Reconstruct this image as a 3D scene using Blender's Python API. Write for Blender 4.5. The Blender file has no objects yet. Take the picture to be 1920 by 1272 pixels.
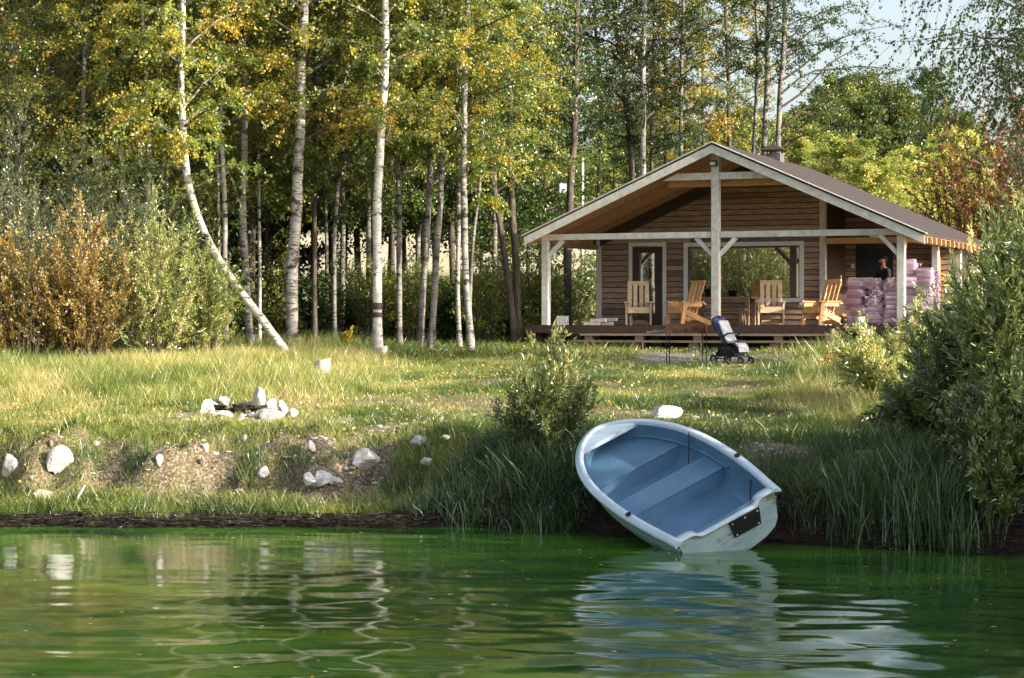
import bpy, bmesh, math, random
import numpy as np
from mathutils import Vector, Matrix
R = math.radians
rs = np.random.default_rng(7)
random.seed(7)
scene = bpy.context.scene
col = scene.collection
FPX = 4085.0
CAMZ = 2.5

# ------------------------------------------------------------------ helpers
def at(px, py, Y):
    """point seen at photo pixel px,py standing at distance Y"""
    return np.array([(px - 960) / FPX * Y, Y, CAMZ + (610 - py) / FPX * Y])

def link(o, parent=None):
    col.objects.link(o)
    if parent is not None:
        o.parent = parent
    return o

def tag(o, label=None, cat=None, group=None, kind=None):
    if label: o['label'] = label
    if cat: o['category'] = cat
    if group: o['group'] = group
    if kind: o['kind'] = kind
    return o

def empty(name, loc=(0, 0, 0), rz=0.0):
    o = bpy.data.objects.new(name, None)
    o.empty_display_size = 0.2
    o.location = tuple(float(v) for v in loc)
    o.rotation_euler = (0, 0, rz)
    return link(o)

def copy_tree(o, parent=None):
    c = o.copy()
    link(c)
    if parent is not None:
        c.parent = parent
    for ch in list(o.children):
        copy_tree(ch, c)
    return c

def box_v(x0, x1, y0, y1, z0, z1):
    return np.array([[x0, y0, z0], [x1, y0, z0], [x1, y1, z0], [x0, y1, z0],
                     [x0, y0, z1], [x1, y0, z1], [x1, y1, z1], [x0, y1, z1]], float)
BOXF = np.array([[0, 3, 2, 1], [4, 5, 6, 7], [0, 1, 5, 4], [1, 2, 6, 5], [2, 3, 7, 6], [3, 0, 4, 7]])

def rotm(rx=0, ry=0, rz=0):
    return np.array(Matrix.Rotation(rz, 3, 'Z') @ Matrix.Rotation(ry, 3, 'Y') @ Matrix.Rotation(rx, 3, 'X'))

def tube_arrays(P, Rr, n=6):
    """P (m,k,3), Rr (m,k): m tubes"""
    P = np.asarray(P, float); Rr = np.asarray(Rr, float)
    m, k, _ = P.shape
    T = np.gradient(P, axis=1)
    T /= np.linalg.norm(T, axis=2, keepdims=True) + 1e-9
    av = np.abs(P[:, -1] - P[:, 0])
    ref = np.zeros((m, 3)); ref[np.arange(m), av.argmin(1)] = 1
    A = np.cross(T, ref[:, None, :]); A /= np.linalg.norm(A, axis=2, keepdims=True) + 1e-9
    B = np.cross(T, A)
    ang = np.arange(n) * 2 * np.pi / n
    V = P[:, :, None, :] + Rr[:, :, None, None] * (np.cos(ang)[None, None, :, None] * A[:, :, None, :] + np.sin(ang)[None, None, :, None] * B[:, :, None, :])
    V = V.reshape(-1, 3)
    i = np.arange(m)[:, None, None] * (k * n); j = np.arange(k - 1)[None, :, None] * n; a = np.arange(n)[None, None, :]
    b = (a + 1) % n
    F = np.stack([i + j + a, i + j + b, i + j + n + b, i + j + n + a], -1).reshape(-1, 4)
    return V, F

class MB:
    def __init__(s):
        s.V = []; s.nv = 0; s.loops = []; s.cnt = []; s.tint = []; s.sm = []; s.mi = []
    def add(s, V, F, tint=.5, smooth=False, mi=0):
        V = np.asarray(V, float); F = np.asarray(F)
        s.V.append(V); s.loops.append((F + s.nv).ravel()); s.cnt.append(np.full(len(F), F.shape[1]))
        t = np.broadcast_to(np.asarray(tint, float), (len(F),)); s.tint.append(t)
        s.sm.append(np.full(len(F), smooth)); s.mi.append(np.full(len(F), mi)); s.nv += len(V)
        return s
    def box(s, x0, x1, y0, y1, z0, z1, tint=.5, M=None, o=None, mi=0):
        V = box_v(x0, x1, y0, y1, z0, z1)
        if M is not None: V = V @ np.asarray(M).T
        if o is not None: V = V + np.asarray(o)
        return s.add(V, BOXF, tint, mi=mi)
    def hexa(s, c8, tint=.5, mi=0):
        return s.add(np.array(c8, float), BOXF, tint, mi=mi)
    def beam(s, p0, p1, w, h, tint=.5, up=(0, 0, 1), mi=0):
        p0 = np.array(p0, float); p1 = np.array(p1, float); d = p1 - p0; L = np.linalg.norm(d); d /= L
        up = np.array(up, float)
        sd = np.cross(d, up)
        if np.linalg.norm(sd) < 1e-4: sd = np.cross(d, (1, 0, 0))
        sd /= np.linalg.norm(sd); u2 = np.cross(sd, d)
        V = []
        for zz in (-h / 2, h / 2):
            for (a, b) in ((0, -w / 2), (L, -w / 2), (L, w / 2), (0, w / 2)):
                V.append(p0 + d * a + sd * b + u2 * zz)
        return s.add(V, BOXF, tint, mi=mi)
    def tube(s, pts, r, n=8, tint=.5, cap=True, mi=0):
        P = np.array(pts, float)[None]; k = P.shape[1]
        rr = np.broadcast_to(np.asarray(r, float), (k,))[None]
        V, F = tube_arrays(P, rr, n)
        s.add(V, F, tint, True, mi)
        if cap:
            s.add(V[:n], np.arange(n)[None, :], tint, False, mi)
            s.add(V[-n:], np.arange(n)[None, ::-1], tint, False, mi)
        return s
    def tubes(s, P, Rr, n=4, tint=.5, mi=0):
        V, F = tube_arrays(P, Rr, n)
        return s.add(V, F, tint, True, mi)
    def lathe(s, prof, n=16, o=(0, 0, 0), M=None, tint=.5, smooth=True, mi=0):
        prof = np.array(prof, float); k = len(prof)
        a = np.arange(n) * 2 * np.pi / n
        V = np.stack([prof[:, 0, None] * np.cos(a), prof[:, 0, None] * np.sin(a), np.repeat(prof[:, 1, None], n, 1)], -1).reshape(-1, 3)
        if M is not None: V = V @ np.asarray(M).T
        V = V + np.asarray(o)
        j = np.arange(k - 1)[:, None] * n; i = np.arange(n)[None]; i2 = (i + 1) % n
        F = np.stack([j + i, j + i2, j + n + i2, j + n + i], -1).reshape(-1, 4)
        return s.add(V, F, tint, smooth, mi)
    def torus(s, R0, r, o, M=None, n=20, m=8, tint=.5, mi=0):
        a = np.arange(n) * 2 * np.pi / n; b = np.arange(m) * 2 * np.pi / m
        A, B = np.meshgrid(a, b, indexing='ij')
        V = np.stack([(R0 + r * np.cos(B)) * np.cos(A), (R0 + r * np.cos(B)) * np.sin(A), r * np.sin(B)], -1).reshape(-1, 3)
        if M is not None: V = V @ np.asarray(M).T
        V = V + np.asarray(o)
        i = np.arange(n)[:, None]; j = np.arange(m)[None]; i2 = (i + 1) % n; j2 = (j + 1) % m
        F = np.stack([i * m + j, i2 * m + j, i2 * m + j2, i * m + j2], -1).reshape(-1, 4)
        return s.add(V, F, tint, True, mi)
    def build(s, name, mats, parent=None, loc=None, bevel=0):
        me = bpy.data.meshes.new(name)
        V = np.concatenate(s.V); L = np.concatenate(s.loops).astype(np.int32); c = np.concatenate(s.cnt).astype(np.int32)
        me.vertices.add(len(V)); me.vertices.foreach_set('co', V.astype(np.float32).ravel())
        me.loops.add(len(L)); me.loops.foreach_set('vertex_index', L)
        me.polygons.add(len(c)); me.polygons.foreach_set('loop_start', np.concatenate([[0], np.cumsum(c)[:-1]]).astype(np.int32))
        me.polygons.foreach_set('use_smooth', np.concatenate(s.sm))
        me.polygons.foreach_set('material_index', np.concatenate(s.mi).astype(np.int32))
        me.update(calc_edges=True)
        at_ = me.attributes.new('tint', 'FLOAT', 'FACE'); at_.data.foreach_set('value', np.concatenate(s.tint).astype(np.float32))
        if not isinstance(mats, (list, tuple)): mats = [mats]
        for m in mats: me.materials.append(m)
        o = bpy.data.objects.new(name, me)
        if loc is not None: o.location = tuple(float(v) for v in loc)
        link(o, parent)
        if bevel:
            b = o.modifiers.new('bevel', 'BEVEL'); b.width = bevel; b.segments = 2; b.limit_method = 'ANGLE'
        return o

# numpy value noise ---------------------------------------------------------
_H = rs.random((256, 256))
def vnoise(x, y, seed=0):
    x = np.asarray(x, float) + seed * 17.37; y = np.asarray(y, float) + seed * 5.71
    xi = np.floor(x).astype(int); yi = np.floor(y).astype(int); fx = x - xi; fy = y - yi
    fx = fx * fx * (3 - 2 * fx); fy = fy * fy * (3 - 2 * fy)
    g = lambda a, b: _H[a & 255, b & 255]
    return (g(xi, yi) * (1 - fx) + g(xi + 1, yi) * fx) * (1 - fy) + (g(xi, yi + 1) * (1 - fx) + g(xi + 1, yi + 1) * fx) * fy
def fnoise(x, y, seed=0, o=4):
    s = 0; a = 1; t = 0
    for k in range(o):
        s = s + a * vnoise(np.asarray(x) * 2 ** k, np.asarray(y) * 2 ** k, seed + k); t += a; a *= .55
    return s / t
def sstep(a, b, x):
    t = np.clip((np.asarray(x, float) - a) / (b - a), 0, 1); return t * t * (3 - 2 * t)

# ------------------------------------------------------------------ materials
def nodes(name):
    m = bpy.data.materials.new(name); m.use_nodes = True
    nt = m.node_tree
    for n in list(nt.nodes): nt.nodes.remove(n)
    out = nt.nodes.new('ShaderNodeOutputMaterial')
    return m, nt, out
def N(nt, t, **kw):
    n = nt.nodes.new('ShaderNode' + t)
    for k, v in kw.items(): setattr(n, k, v)
    return n
def ramp(nt, stops, inp=None, interp='LINEAR'):
    r = N(nt, 'ValToRGB'); e = r.color_ramp.elements; r.color_ramp.interpolation = interp
    while len(e) < len(stops): e.new(.5)
    for k, (p, c) in enumerate(stops):
        e[k].position = p; e[k].color = (*c, 1) if len(c) == 3 else c
    if inp is not None: nt.links.new(inp, r.inputs[0])
    return r
def mixc(nt, fac, a, b, mode='MIX'):
    m = N(nt, 'Mix', data_type='RGBA', blend_type=mode)
    for sck, v in ((m.inputs[0], fac), (m.inputs[6], a), (m.inputs[7], b)):
        if hasattr(v, 'links') or isinstance(v, bpy.types.NodeSocket): nt.links.new(v, sck)
        elif isinstance(v, (int, float)): sck.default_value = v
        else: sck.default_value = (*v, 1)
    return m.outputs[2]
def noise_tex(nt, scale=(1, 1, 1), s=1.0, detail=5, rough=.6, coord='Object', off=None):
    tc = N(nt, 'TexCoord'); mp = N(nt, 'Mapping'); mp.inputs['Scale'].default_value = scale
    nt.links.new(tc.outputs[coord], mp.inputs[0])
    if off: mp.inputs['Location'].default_value = off
    n = N(nt, 'TexNoise'); n.inputs['Scale'].default_value = s; n.inputs['Detail'].default_value = detail
    n.inputs['Roughness'].default_value = rough
    nt.links.new(mp.outputs[0], n.inputs['Vector'])
    return n.outputs[0]
def tintv(nt, amt):
    a = N(nt, 'Attribute', attribute_name='tint'); mr = N(nt, 'MapRange')
    nt.links.new(a.outputs['Fac'], mr.inputs[0]); mr.inputs[3].default_value = 1 - amt; mr.inputs[4].default_value = 1 + amt
    return mr.outputs[0]
def scale_col(nt, c, f):
    v = N(nt, 'VectorMath', operation='SCALE'); nt.links.new(c, v.inputs[0])
    if isinstance(f, (int, float)): v.inputs['Scale'].default_value = f
    else: nt.links.new(f, v.inputs['Scale'])
    return v.outputs[0]
def mat(name, stops, scale=(1, 1, 1), s=5, detail=5, rough=.7, bump=.2, bscale=None, tint=.0, spec=.3, metal=0, spots=None, coat=0):
    """noise-ramp surface; spots=(scale3, s, threshold, colour): second layer of marks"""
    m, nt, out = nodes(name)
    n = noise_tex(nt, scale, s, detail)
    c = ramp(nt, stops, n).outputs[0]
    if spots:
        for sp in (spots if isinstance(spots, list) else [spots]):
            n2 = noise_tex(nt, sp[0], sp[1], 3, off=(3.1, 1.7, 5.3))
            rr = ramp(nt, [(sp[2], (0, 0, 0)), (min(1, sp[2] + .06), (1, 1, 1))], n2)
            c = mixc(nt, rr.outputs[0], c, sp[3])
    if tint: c = scale_col(nt, c, tintv(nt, tint))
    p = N(nt, 'BsdfPrincipled'); nt.links.new(c, p.inputs['Base Color'])
    p.inputs['Roughness'].default_value = rough; p.inputs['Metallic'].default_value = metal
    p.inputs['Specular IOR Level'].default_value = spec
    p.inputs['Coat Weight'].default_value = coat
    if bump:
        nb = n if bscale is None else noise_tex(nt, scale, bscale, 4)
        b = N(nt, 'Bump'); b.inputs['Strength'].default_value = bump; b.inputs['Distance'].default_value = .02
        nt.links.new(nb, b.inputs['Height']); nt.links.new(b.outputs[0], p.inputs['Normal'])
    nt.links.new(p.outputs[0], out.inputs[0])
    return m
def leaf_mat(name, stops, trans=.42, gloss=.07, rough=.35, var=.25):
    m, nt, out = nodes(name)
    a = N(nt, 'Attribute', attribute_name='tint')
    c = ramp(nt, stops, a.outputs['Fac']).outputs[0]
    oi = N(nt, 'ObjectInfo'); mr = N(nt, 'MapRange'); nt.links.new(oi.outputs['Random'], mr.inputs[0])
    mr.inputs[3].default_value = 1 - var; mr.inputs[4].default_value = 1 + var
    c = scale_col(nt, c, mr.outputs[0])
    d = N(nt, 'BsdfDiffuse'); t = N(nt, 'BsdfTranslucent'); g = N(nt, 'BsdfGlossy'); g.inputs['Roughness'].default_value = rough
    nt.links.new(c, d.inputs[0]); nt.links.new(scale_col(nt, c, 1.25), t.inputs[0])
    m1 = N(nt, 'MixShader'); m1.inputs[0].default_value = trans; nt.links.new(d.outputs[0], m1.inputs[1]); nt.links.new(t.outputs[0], m1.inputs[2])
    m2 = N(nt, 'MixShader'); m2.inputs[0].default_value = gloss; nt.links.new(m1.outputs[0], m2.inputs[1]); nt.links.new(g.outputs[0], m2.inputs[2])
    nt.links.new(m2.outputs[0], out.inputs[0])
    return m

M = {}
M['birch'] = mat('birch_bark', [(.3, (.40, .38, .35)), (.6, (.74, .71, .67))], (1, 1, 1), 3, 4, .7, .3,
                 spots=[((3, 3, 26), 1.6, .58, (.05, .045, .04)), ((2.2, 2.2, 3.5), 1.1, .60, (.035, .03, .028))])
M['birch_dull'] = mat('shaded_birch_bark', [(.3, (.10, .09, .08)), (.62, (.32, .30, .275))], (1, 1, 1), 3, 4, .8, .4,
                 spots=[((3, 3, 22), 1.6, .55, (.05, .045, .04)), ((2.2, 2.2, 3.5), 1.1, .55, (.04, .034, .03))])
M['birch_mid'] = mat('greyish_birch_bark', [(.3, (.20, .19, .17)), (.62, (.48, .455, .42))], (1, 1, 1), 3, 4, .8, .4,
                 spots=[((3, 3, 24), 1.6, .54, (.06, .052, .045)), ((2.2, 2.2, 3.5), 1.1, .55, (.06, .05, .042))])  # grey bark, with the shade of the grove also put into its colour
M['dark_bark'] = mat('dark_bark', [(.3, (.045, .036, .03)), (.7, (.16, .13, .11))], (3, 3, .8), 5, 5, .9, .5)
M['twig'] = mat('twig_bark', [(.3, (.06, .045, .035)), (.7, (.15, .11, .08))], s=8)
M['wood_grey'] = mat('weathered_beam_wood', [(.3, (.52, .50, .47)), (.7, (.76, .74, .71))], (1, 1, 1), 7, 6, .8, .2, tint=.15,
                     spots=((1, 1, 1), 9, .72, (.16, .12, .09)))
M['wood_siding'] = mat('stained_siding', [(.25, (.22, .14, .10)), (.5, (.36, .25, .185)), (.75, (.52, .39, .30))], (1.2, 1.2, 9), 3, 6, .75, .3, tint=.45,
                       spots=((1, 1, 1.5), 8, .70, (.045, .028, .02)))
M['wood_orange'] = mat('soffit_wood', [(.3, (.52, .26, .12)), (.7, (.72, .42, .22))], (2, 2, 6), 3, 5, .7, .15, tint=.2,
                       spots=((1, 1, 1), 7, .70, (.2, .09, .04)))
M['wood_chair'] = mat('fresh_chair_wood', [(.3, (.55, .27, .10)), (.7, (.78, .46, .22))], (3, 3, 3), 4, 5, .55, .12, tint=.2,
                      spots=((1, 1, 1), 14, .72, (.25, .11, .04)), spec=.4)
M['wood_chair_pale'] = mat('pale_chair_wood', [(.3, (.52, .36, .22)), (.7, (.74, .55, .37))], (3, 3, 3), 4, 5, .6, .12, tint=.2,
                      spots=((1, 1, 1), 14, .72, (.25, .14, .07)), spec=.4)
M['wood_dark'] = mat('dark_deck_wood', [(.3, (.035, .022, .018)), (.7, (.085, .055, .045))], (2, 2, 6), 4, 5, .6, .2, tint=.25)
M['wood_tread'] = mat('weathered_tread', [(.3, (.16, .11, .08)), (.7, (.32, .25, .19))], (1, 6, 6), 3, 5, .8, .2, tint=.2)
M['white_trim'] = mat('white_trim_paint', [(.3, (.80, .81, .84)), (.7, (.90, .90, .92))], s=4, rough=.5, bump=.05)
M['brown_door'] = mat('brown_door_paint', [(.3, (.055, .036, .03)), (.7, (.085, .06, .05))], s=4, rough=.45, bump=.05)
M['blue_door'] = mat('dark_blue_door_paint', [(.3, (.012, .020, .028)), (.7, (.022, .035, .045))], s=4, rough=.45, bump=.05)
M['roofing'] = mat('dark_roof_felt', [(.3, (.035, .028, .027)), (.7, (.085, .066, .06))], (6, 1, 1), 3, 6, .85, .4)
M['black'] = mat('black_plastic', [(.3, (.012, .012, .016)), (.7, (.022, .022, .028))], s=6, rough=.45, bump=0)
M['navy'] = mat('navy_fabric', [(.3, (.03, .045, .12)), (.7, (.06, .08, .2))], s=12, rough=.8)
M['pale_fabric'] = mat('pale_fabric', [(.3, (.42, .42, .46)), (.7, (.58, .58, .62))], s=12, rough=.9)
M['grey_metal'] = mat('grey_metal', [(.3, (.3, .3, .32)), (.7, (.45, .45, .47))], s=6, rough=.4, metal=.6, bump=0)
M['rust'] = mat('rusty_steel', [(.3, (.06, .03, .022)), (.5, (.12, .06, .04)), (.75, (.24, .10, .05))], s=9, rough=.85, bump=.3)
M['white_box'] = mat('white_plastic', [(.3, (.68, .68, .68)), (.7, (.8, .8, .8))], s=4, rough=.4, bump=0)
M['rock'] = mat('pale_granite', [(.25, (.30, .28, .26)), (.6, (.60, .57, .54))], s=6, detail=8, rough=.85, bump=.6,
                spots=((1, 1, 1), 14, .66, (.16, .14, .12)))
M['rock_white'] = mat('white_stone', [(.25, (.36, .345, .33)), (.6, (.66, .645, .62))], s=7, detail=8, rough=.8, bump=.5)
M['rock_dark'] = mat('dull_stone', [(.25, (.10, .085, .07)), (.6, (.32, .28, .24))], s=6, detail=8, rough=.9, bump=.6)
M['stump'] = mat('stump_wood', [(.3, (.38, .34, .30)), (.7, (.66, .62, .56))], (3, 3, 1), 5, 5, .8, .3, spots=((2, 2, 6), 3, .62, (.12, .09, .07)))
M['charcoal'] = mat('charcoal', [(.3, (.01, .01, .01)), (.7, (.05, .045, .04))], s=12, rough=.95, bump=.8)
M['log'] = mat('split_firewood', [(.3, (.50, .38, .35)), (.7, (.92, .82, .80))], (2, 8, 8), 4, 5, .85, .2, tint=.45)
M['hull_in'] = mat('blue_grey_gelcoat', [(.3, (.08, .175, .295)), (.7, (.125, .245, .37))], s=2.5, rough=.38, bump=.03, spec=.5,
                   spots=[((1, 1, 1), 5, .66, (.16, .22, .26)), ((1, 1, 2), 16, .70, (.10, .11, .10)), ((3, .6, 1), 7, .72, (.30, .38, .46))])  # blue gelcoat, darkened so the boat's inner shade sits in its colour
M['hull_rim'] = mat('white_blue_gelcoat', [(.3, (.48, .59, .70)), (.7, (.62, .71, .80))], s=4, rough=.28, bump=.02, spec=.5,
                   spots=[((1, 1, 1), 9, .66, (.36, .43, .50)), ((1, 1, 1), 26, .70, (.22, .24, .24))])
M['hull_out'] = mat('weathered_hull', [(.3, (.30, .44, .52)), (.6, (.46, .58, .64))], (1, 1, 2.5), 2.5, 6, .4, .05, spec=.5,
                   spots=[((1, 1, 3), 2.2, .57, (.22, .27, .20)), ((4, 1, 1), 6, .70, (.72, .76, .76))])
M['rope'] = mat('dark_cord', [(.3, (.02, .02, .03)), (.7, (.05, .05, .06))], s=20)
M['skin'] = mat('skin', [(.3, (.36, .20, .14)), (.7, (.46, .28, .20))], s=5, rough=.55, bump=0)
M['hair'] = mat('dark_hair', [(.3, (.012, .009, .008)), (.7, (.03, .022, .018))], s=30, rough=.7, bump=.4)
M['jacket'] = mat('dark_jacket', [(.3, (.012, .013, .018)), (.7, (.028, .03, .036))], s=10, rough=.9)

# window glass: clear-coat mirror reflection over a dark room tint
def glass_mat():
    m, nt, out = nodes('window_glass')
    p = N(nt, 'BsdfPrincipled'); p.inputs['Base Color'].default_value = (.012, .014, .012, 1)
    p.inputs['Roughness'].default_value = .015; p.inputs['IOR'].default_value = 5.5
    p.inputs['Specular IOR Level'].default_value = .5
    n = noise_tex(nt, (1, 1, 1), 1.2, 1); b = N(nt, 'Bump'); b.inputs['Strength'].default_value = .02
    b.inputs['Distance'].default_value = .02
    nt.links.new(n, b.inputs['Height']); nt.links.new(b.outputs[0], p.inputs['Normal'])
    nt.links.new(p.outputs[0], out.inputs[0]); return m
M['glass'] = glass_mat()
# purple net: crossing threads, open between them
def net_mat():
    m, nt, out = nodes('purple_net')
    tc = N(nt, 'TexCoord')
    fac = None
    for rz in (.7, -.7):
        mp = N(nt, 'Mapping'); mp.inputs['Rotation'].default_value = (rz, rz * .8, rz); nt.links.new(tc.outputs['Object'], mp.inputs[0])
        w = N(nt, 'TexWave'); w.inputs['Scale'].default_value = 14; w.inputs['Distortion'].default_value = 3
        nt.links.new(mp.outputs[0], w.inputs[0])
        g = N(nt, 'Math', operation='GREATER_THAN'); g.inputs[1].default_value = .93; nt.links.new(w.outputs[1], g.inputs[0])
        if fac is None: fac = g.outputs[0]
        else:
            mx = N(nt, 'Math', operation='MAXIMUM'); nt.links.new(fac, mx.inputs[0]); nt.links.new(g.outputs[0], mx.inputs[1]); fac = mx.outputs[0]
    t = N(nt, 'BsdfTransparent'); d = N(nt, 'BsdfDiffuse'); d.inputs[0].default_value = (.66, .44, .76, 1)
    ms = N(nt, 'MixShader'); nt.links.new(fac, ms.inputs[0]); nt.links.new(t.outputs[0], ms.inputs[1]); nt.links.new(d.outputs[0], ms.inputs[2])
    nt.links.new(ms.outputs[0], out.inputs[0]); return m
M['net'] = net_mat()

Y_ = (.60, .45, .05); YG = (.32, .35, .05); G1 = (.12, .19, .03); G0 = (.06, .10, .022); OR = (.55, .34, .05)
M['birch_leaf'] = leaf_mat('birch_leaves', [(0, G0), (.35, G1), (.62, YG), (.82, Y_), (1, OR)])
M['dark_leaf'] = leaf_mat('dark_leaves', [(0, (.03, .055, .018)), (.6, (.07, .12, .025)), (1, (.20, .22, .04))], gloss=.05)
M['willow_leaf'] = leaf_mat('willow_leaves', [(0, (.05, .09, .025)), (.45, (.15, .22, .05)), (.8, (.38, .42, .11)), (1, (.68, .62, .24))], gloss=.12)
M['silver_leaf'] = leaf_mat('silvery_willow_leaves', [(0, (.07, .11, .04)), (.5, (.22, .29, .12)), (1, (.58, .60, .36))], gloss=.15)
M['autumn_leaf'] = leaf_mat('autumn_leaves', [(0, (.09, .10, .02)), (.3, (.22, .20, .04)), (.55, (.38, .22, .045)), (.8, (.52, .38, .06)), (1, (.7, .58, .3))], gloss=.1)
M['rust_leaf'] = leaf_mat('rust_brown_leaves', [(0, (.08, .05, .02)), (.5, (.22, .10, .03)), (.8, (.40, .17, .05)), (1, (.40, .33, .06))], gloss=.05)
M['far_leaf'] = leaf_mat('sunny_far_leaves', [(0, (.10, .15, .03)), (.5, (.32, .38, .07)), (1, (.66, .60, .17))], gloss=.04, var=.35)
M['grass'] = leaf_mat('grass_blades', [(0, (.035, .075, .013)), (.35, (.115, .19, .027)), (.65, (.29, .33, .065)), (1, (.60, .51, .21))], trans=.35, gloss=.07, var=0)
M['sedge'] = leaf_mat('sedge_blades', [(0, (.025, .065, .022)), (.5, (.06, .125, .035)), (.85, (.16, .22, .06)), (1, (.42, .34, .15))], trans=.3, gloss=.1, var=.2)
# ------------------------------------------------------------------ terrain
def Ys(X):
    X = np.asarray(X, float)
    y = np.interp(X, [-400, -60, -24, -9, -2, -.5, 1.0, 2.0, 3.1, 5.6, 8, 11, 15, 30, 400],
                  [-60, -10, 18, 26.9, 27.2, 27.0, 26.3, 25.3, 24.9, 23.6, 22.6, 15, 6, -20, -60])
    return y + (fnoise(X * .9, X * 0, 3, 4) - .5) * .8
def ground_z(X, Y):
    X = np.asarray(X, float); Y = np.asarray(Y, float)
    d = Y - Ys(X)
    dl = d + sstep(.9, 1.8, d) * (1 - sstep(3.2, 4.5, d)) * (fnoise(X * 1.6, Y * 1.2, 33, 4) - .5) * 1.5
    pl = np.interp(dl, [-12, -4, 0, .9, 2.0, 2.3, 2.8, 4], [-2.2, -.8, 0, .11, .27, .66, .86, .97])
    pr = np.interp(d, [-12, -4, 0, .15, .5, 1.1, 2.0, 4], [-2.2, -.8, 0, .2, .52, .82, .97, 1.0])
    m = sstep(-1.6, .3, X)
    p = pl * (1 - m) + pr * m
    G = np.interp(Y, [31, 35, 42, 50, 52.2, 58, 70, 85, 100, 120, 150, 200, 300, 500],
                  [.98, 1.15, 1.38, 1.62, 1.83, 1.98, 2.3, 3.2, 5.0, 7.1, 10, 16, 22, 24])
    z = p + (G - .98) * sstep(2, 5, d)
    land = sstep(0, .8, d)
    z = z + land * ((fnoise(X * .5, Y * .5, 9, 3) - .5) * .12 + (fnoise(X * 3, Y * 3, 5, 3) - .5) * .05)
    ero = sstep(1.2, 2.0, d) * (1 - sstep(3.6, 4.6, d)) * sstep(-9, -6, X) * (1 - sstep(-.9, .6, X))
    z = z + ero * ((fnoise(X * 2.1, Y * 2.1, 21, 5) - .5) * .75)
    # hollow under the boat so that it lies in the bank
    bx = (X - 1.75) * .899 + (Y - 25.3) * .438; by = -(X - 1.75) * .438 + (Y - 25.3) * .899
    inb = (1 - sstep(.45, .8, np.abs(bx))) * (1 - sstep(1.3, 1.75, np.abs(by)))
    z = np.minimum(z, z * (1 - inb) + inb * (.02 + .20 * np.clip(by + 1.3, 0, 3)))
    return z
def on_ground(px, py, y0=22, y1=90):
    Yv = np.linspace(y0, y1, 1400); Xv = (px - 960) / FPX * Yv
    ray = CAMZ + (610 - py) / FPX * Yv
    dz = ray - ground_z(Xv, Yv)
    k = np.argmax(dz < 0) if (dz < 0).any() else len(Yv) - 1
    return np.array([Xv[k], Yv[k], float(ground_z(Xv[k], Yv[k]))])
def soil_masks(X, Y):
    d = Y - Ys(X); n = fnoise(X * 1.3, Y * 1.3, 31, 4); n2 = fnoise(X * .45, Y * .45, 37, 3)
    dirt = sstep(1.1, 1.8, d + (n - .5) * 1.5) * (1 - sstep(3.0, 4.0 , d + (n - .5) * 3)) * sstep(-4.7, -4.0, X + (n - .5) * 2.6) * (1 - sstep(-1.9, -1.0, X + (n - .5) * 2.4)) * (.55 + .45 * sstep(.40, .50, fnoise(X * 2.6, Y * 2.6, 43, 3)))
    dirt = np.maximum(dirt, .75 * sstep(.5, .62, n) * sstep(3.3, 4.2, d) * (1 - sstep(5.5, 9, d)) * sstep(-6, -3, X) * (1 - sstep(3, 6, X)))
    dirt = np.maximum(dirt, np.exp(-(((X - 3.35) / .5) ** 2 + ((d - 2.1) / .8) ** 2)) * 1.3)
    dirt = np.maximum(dirt, .8 * sstep(.48, .6, n) * sstep(-8, -6, X) * (1 - sstep(-4, -3, X)) * sstep(1.6, 2.2, d) * (1 - sstep(2.9, 3.5, d)))
    path = 1.4 * sstep(.42, .60, n2) * sstep(32, 34, Y) * (1 - sstep(46, 50, Y)) * .5 * (1 - sstep(4.5, 7, np.abs(X)))
    dirt = np.maximum(dirt, path)
    mud = (1 - sstep(.35, .8, d + (n - .5) * 1.8)) * 1.0
    gravel = sstep(48.3, 49.2, Y) * (1 - sstep(51.5, 53, Y)) * sstep(1, 3.2, X) * (1 - sstep(7.5, 9, X)) * sstep(.35, .6, n + .08)
    field = sstep(96, 99, Y) * (1 - sstep(124, 128, Y + (n - .5) * 6))
    floor_ = sstep(50.5, 52.5, Y - .12 * X + (n - .5) * 2) * (1 - sstep(80, 90, Y)) * (1 - sstep(1, 2, X))
    yard_shade = .85 * sstep(48.6, 50.5, Y + (n - .5) * 3) * sstep(-1.5, 1.5, X + (n2 - .5) * 4)  # darker soil before the deck: its shade is put into the ground colour
    floor_ = np.maximum(floor_, yard_shade * (1 - gravel) * (Y < 80))
    return np.clip(dirt, 0, 1), mud, gravel, field, floor_
def grow_axis(a, b, st, lo, hi):
    c = list(np.arange(a, b, st)); s = st; v = c[-1]
    while v < hi: s *= 1.13; v += s; c.append(v)
    s = st; v = c[0]; pre = []
    while v > lo: s *= 1.18; v -= s; pre.append(v)
    return np.array(pre[::-1] + c)
gx = grow_axis(-11, 11, .11, -420, 420); gy = grow_axis(23, 55, .11, -40, 520)
GX, GY = np.meshgrid(gx, gy, indexing='ij')
GZ = ground_z(GX, GY)
nx, ny = GX.shape
i = np.arange(nx - 1)[:, None]; j = np.arange(ny - 1)[None]
Fg = np.stack([i * ny + j, (i + 1) * ny + j, (i + 1) * ny + j + 1, i * ny + j + 1], -1).reshape(-1, 4)
gm, nt, out = nodes('ground_soil')
ca = N(nt, 'Attribute', attribute_name='soil'); cb = N(nt, 'Attribute', attribute_name='soil2')
sa = N(nt, 'SeparateColor'); nt.links.new(ca.outputs['Color'], sa.inputs[0])
sb = N(nt, 'SeparateColor'); nt.links.new(cb.outputs['Color'], sb.inputs[0])
n1 = noise_tex(nt, (1, 1, 1), 3.5, 8); n2 = noise_tex(nt, (1, 1, 1), 26, 6, off=(4, 2, 1))
g1 = ramp(nt, [(.3, (.085, .10, .025)), (.5, (.16, .18, .045)), (.7, (.30, .25, .09))], n1).outputs[0]
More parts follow.
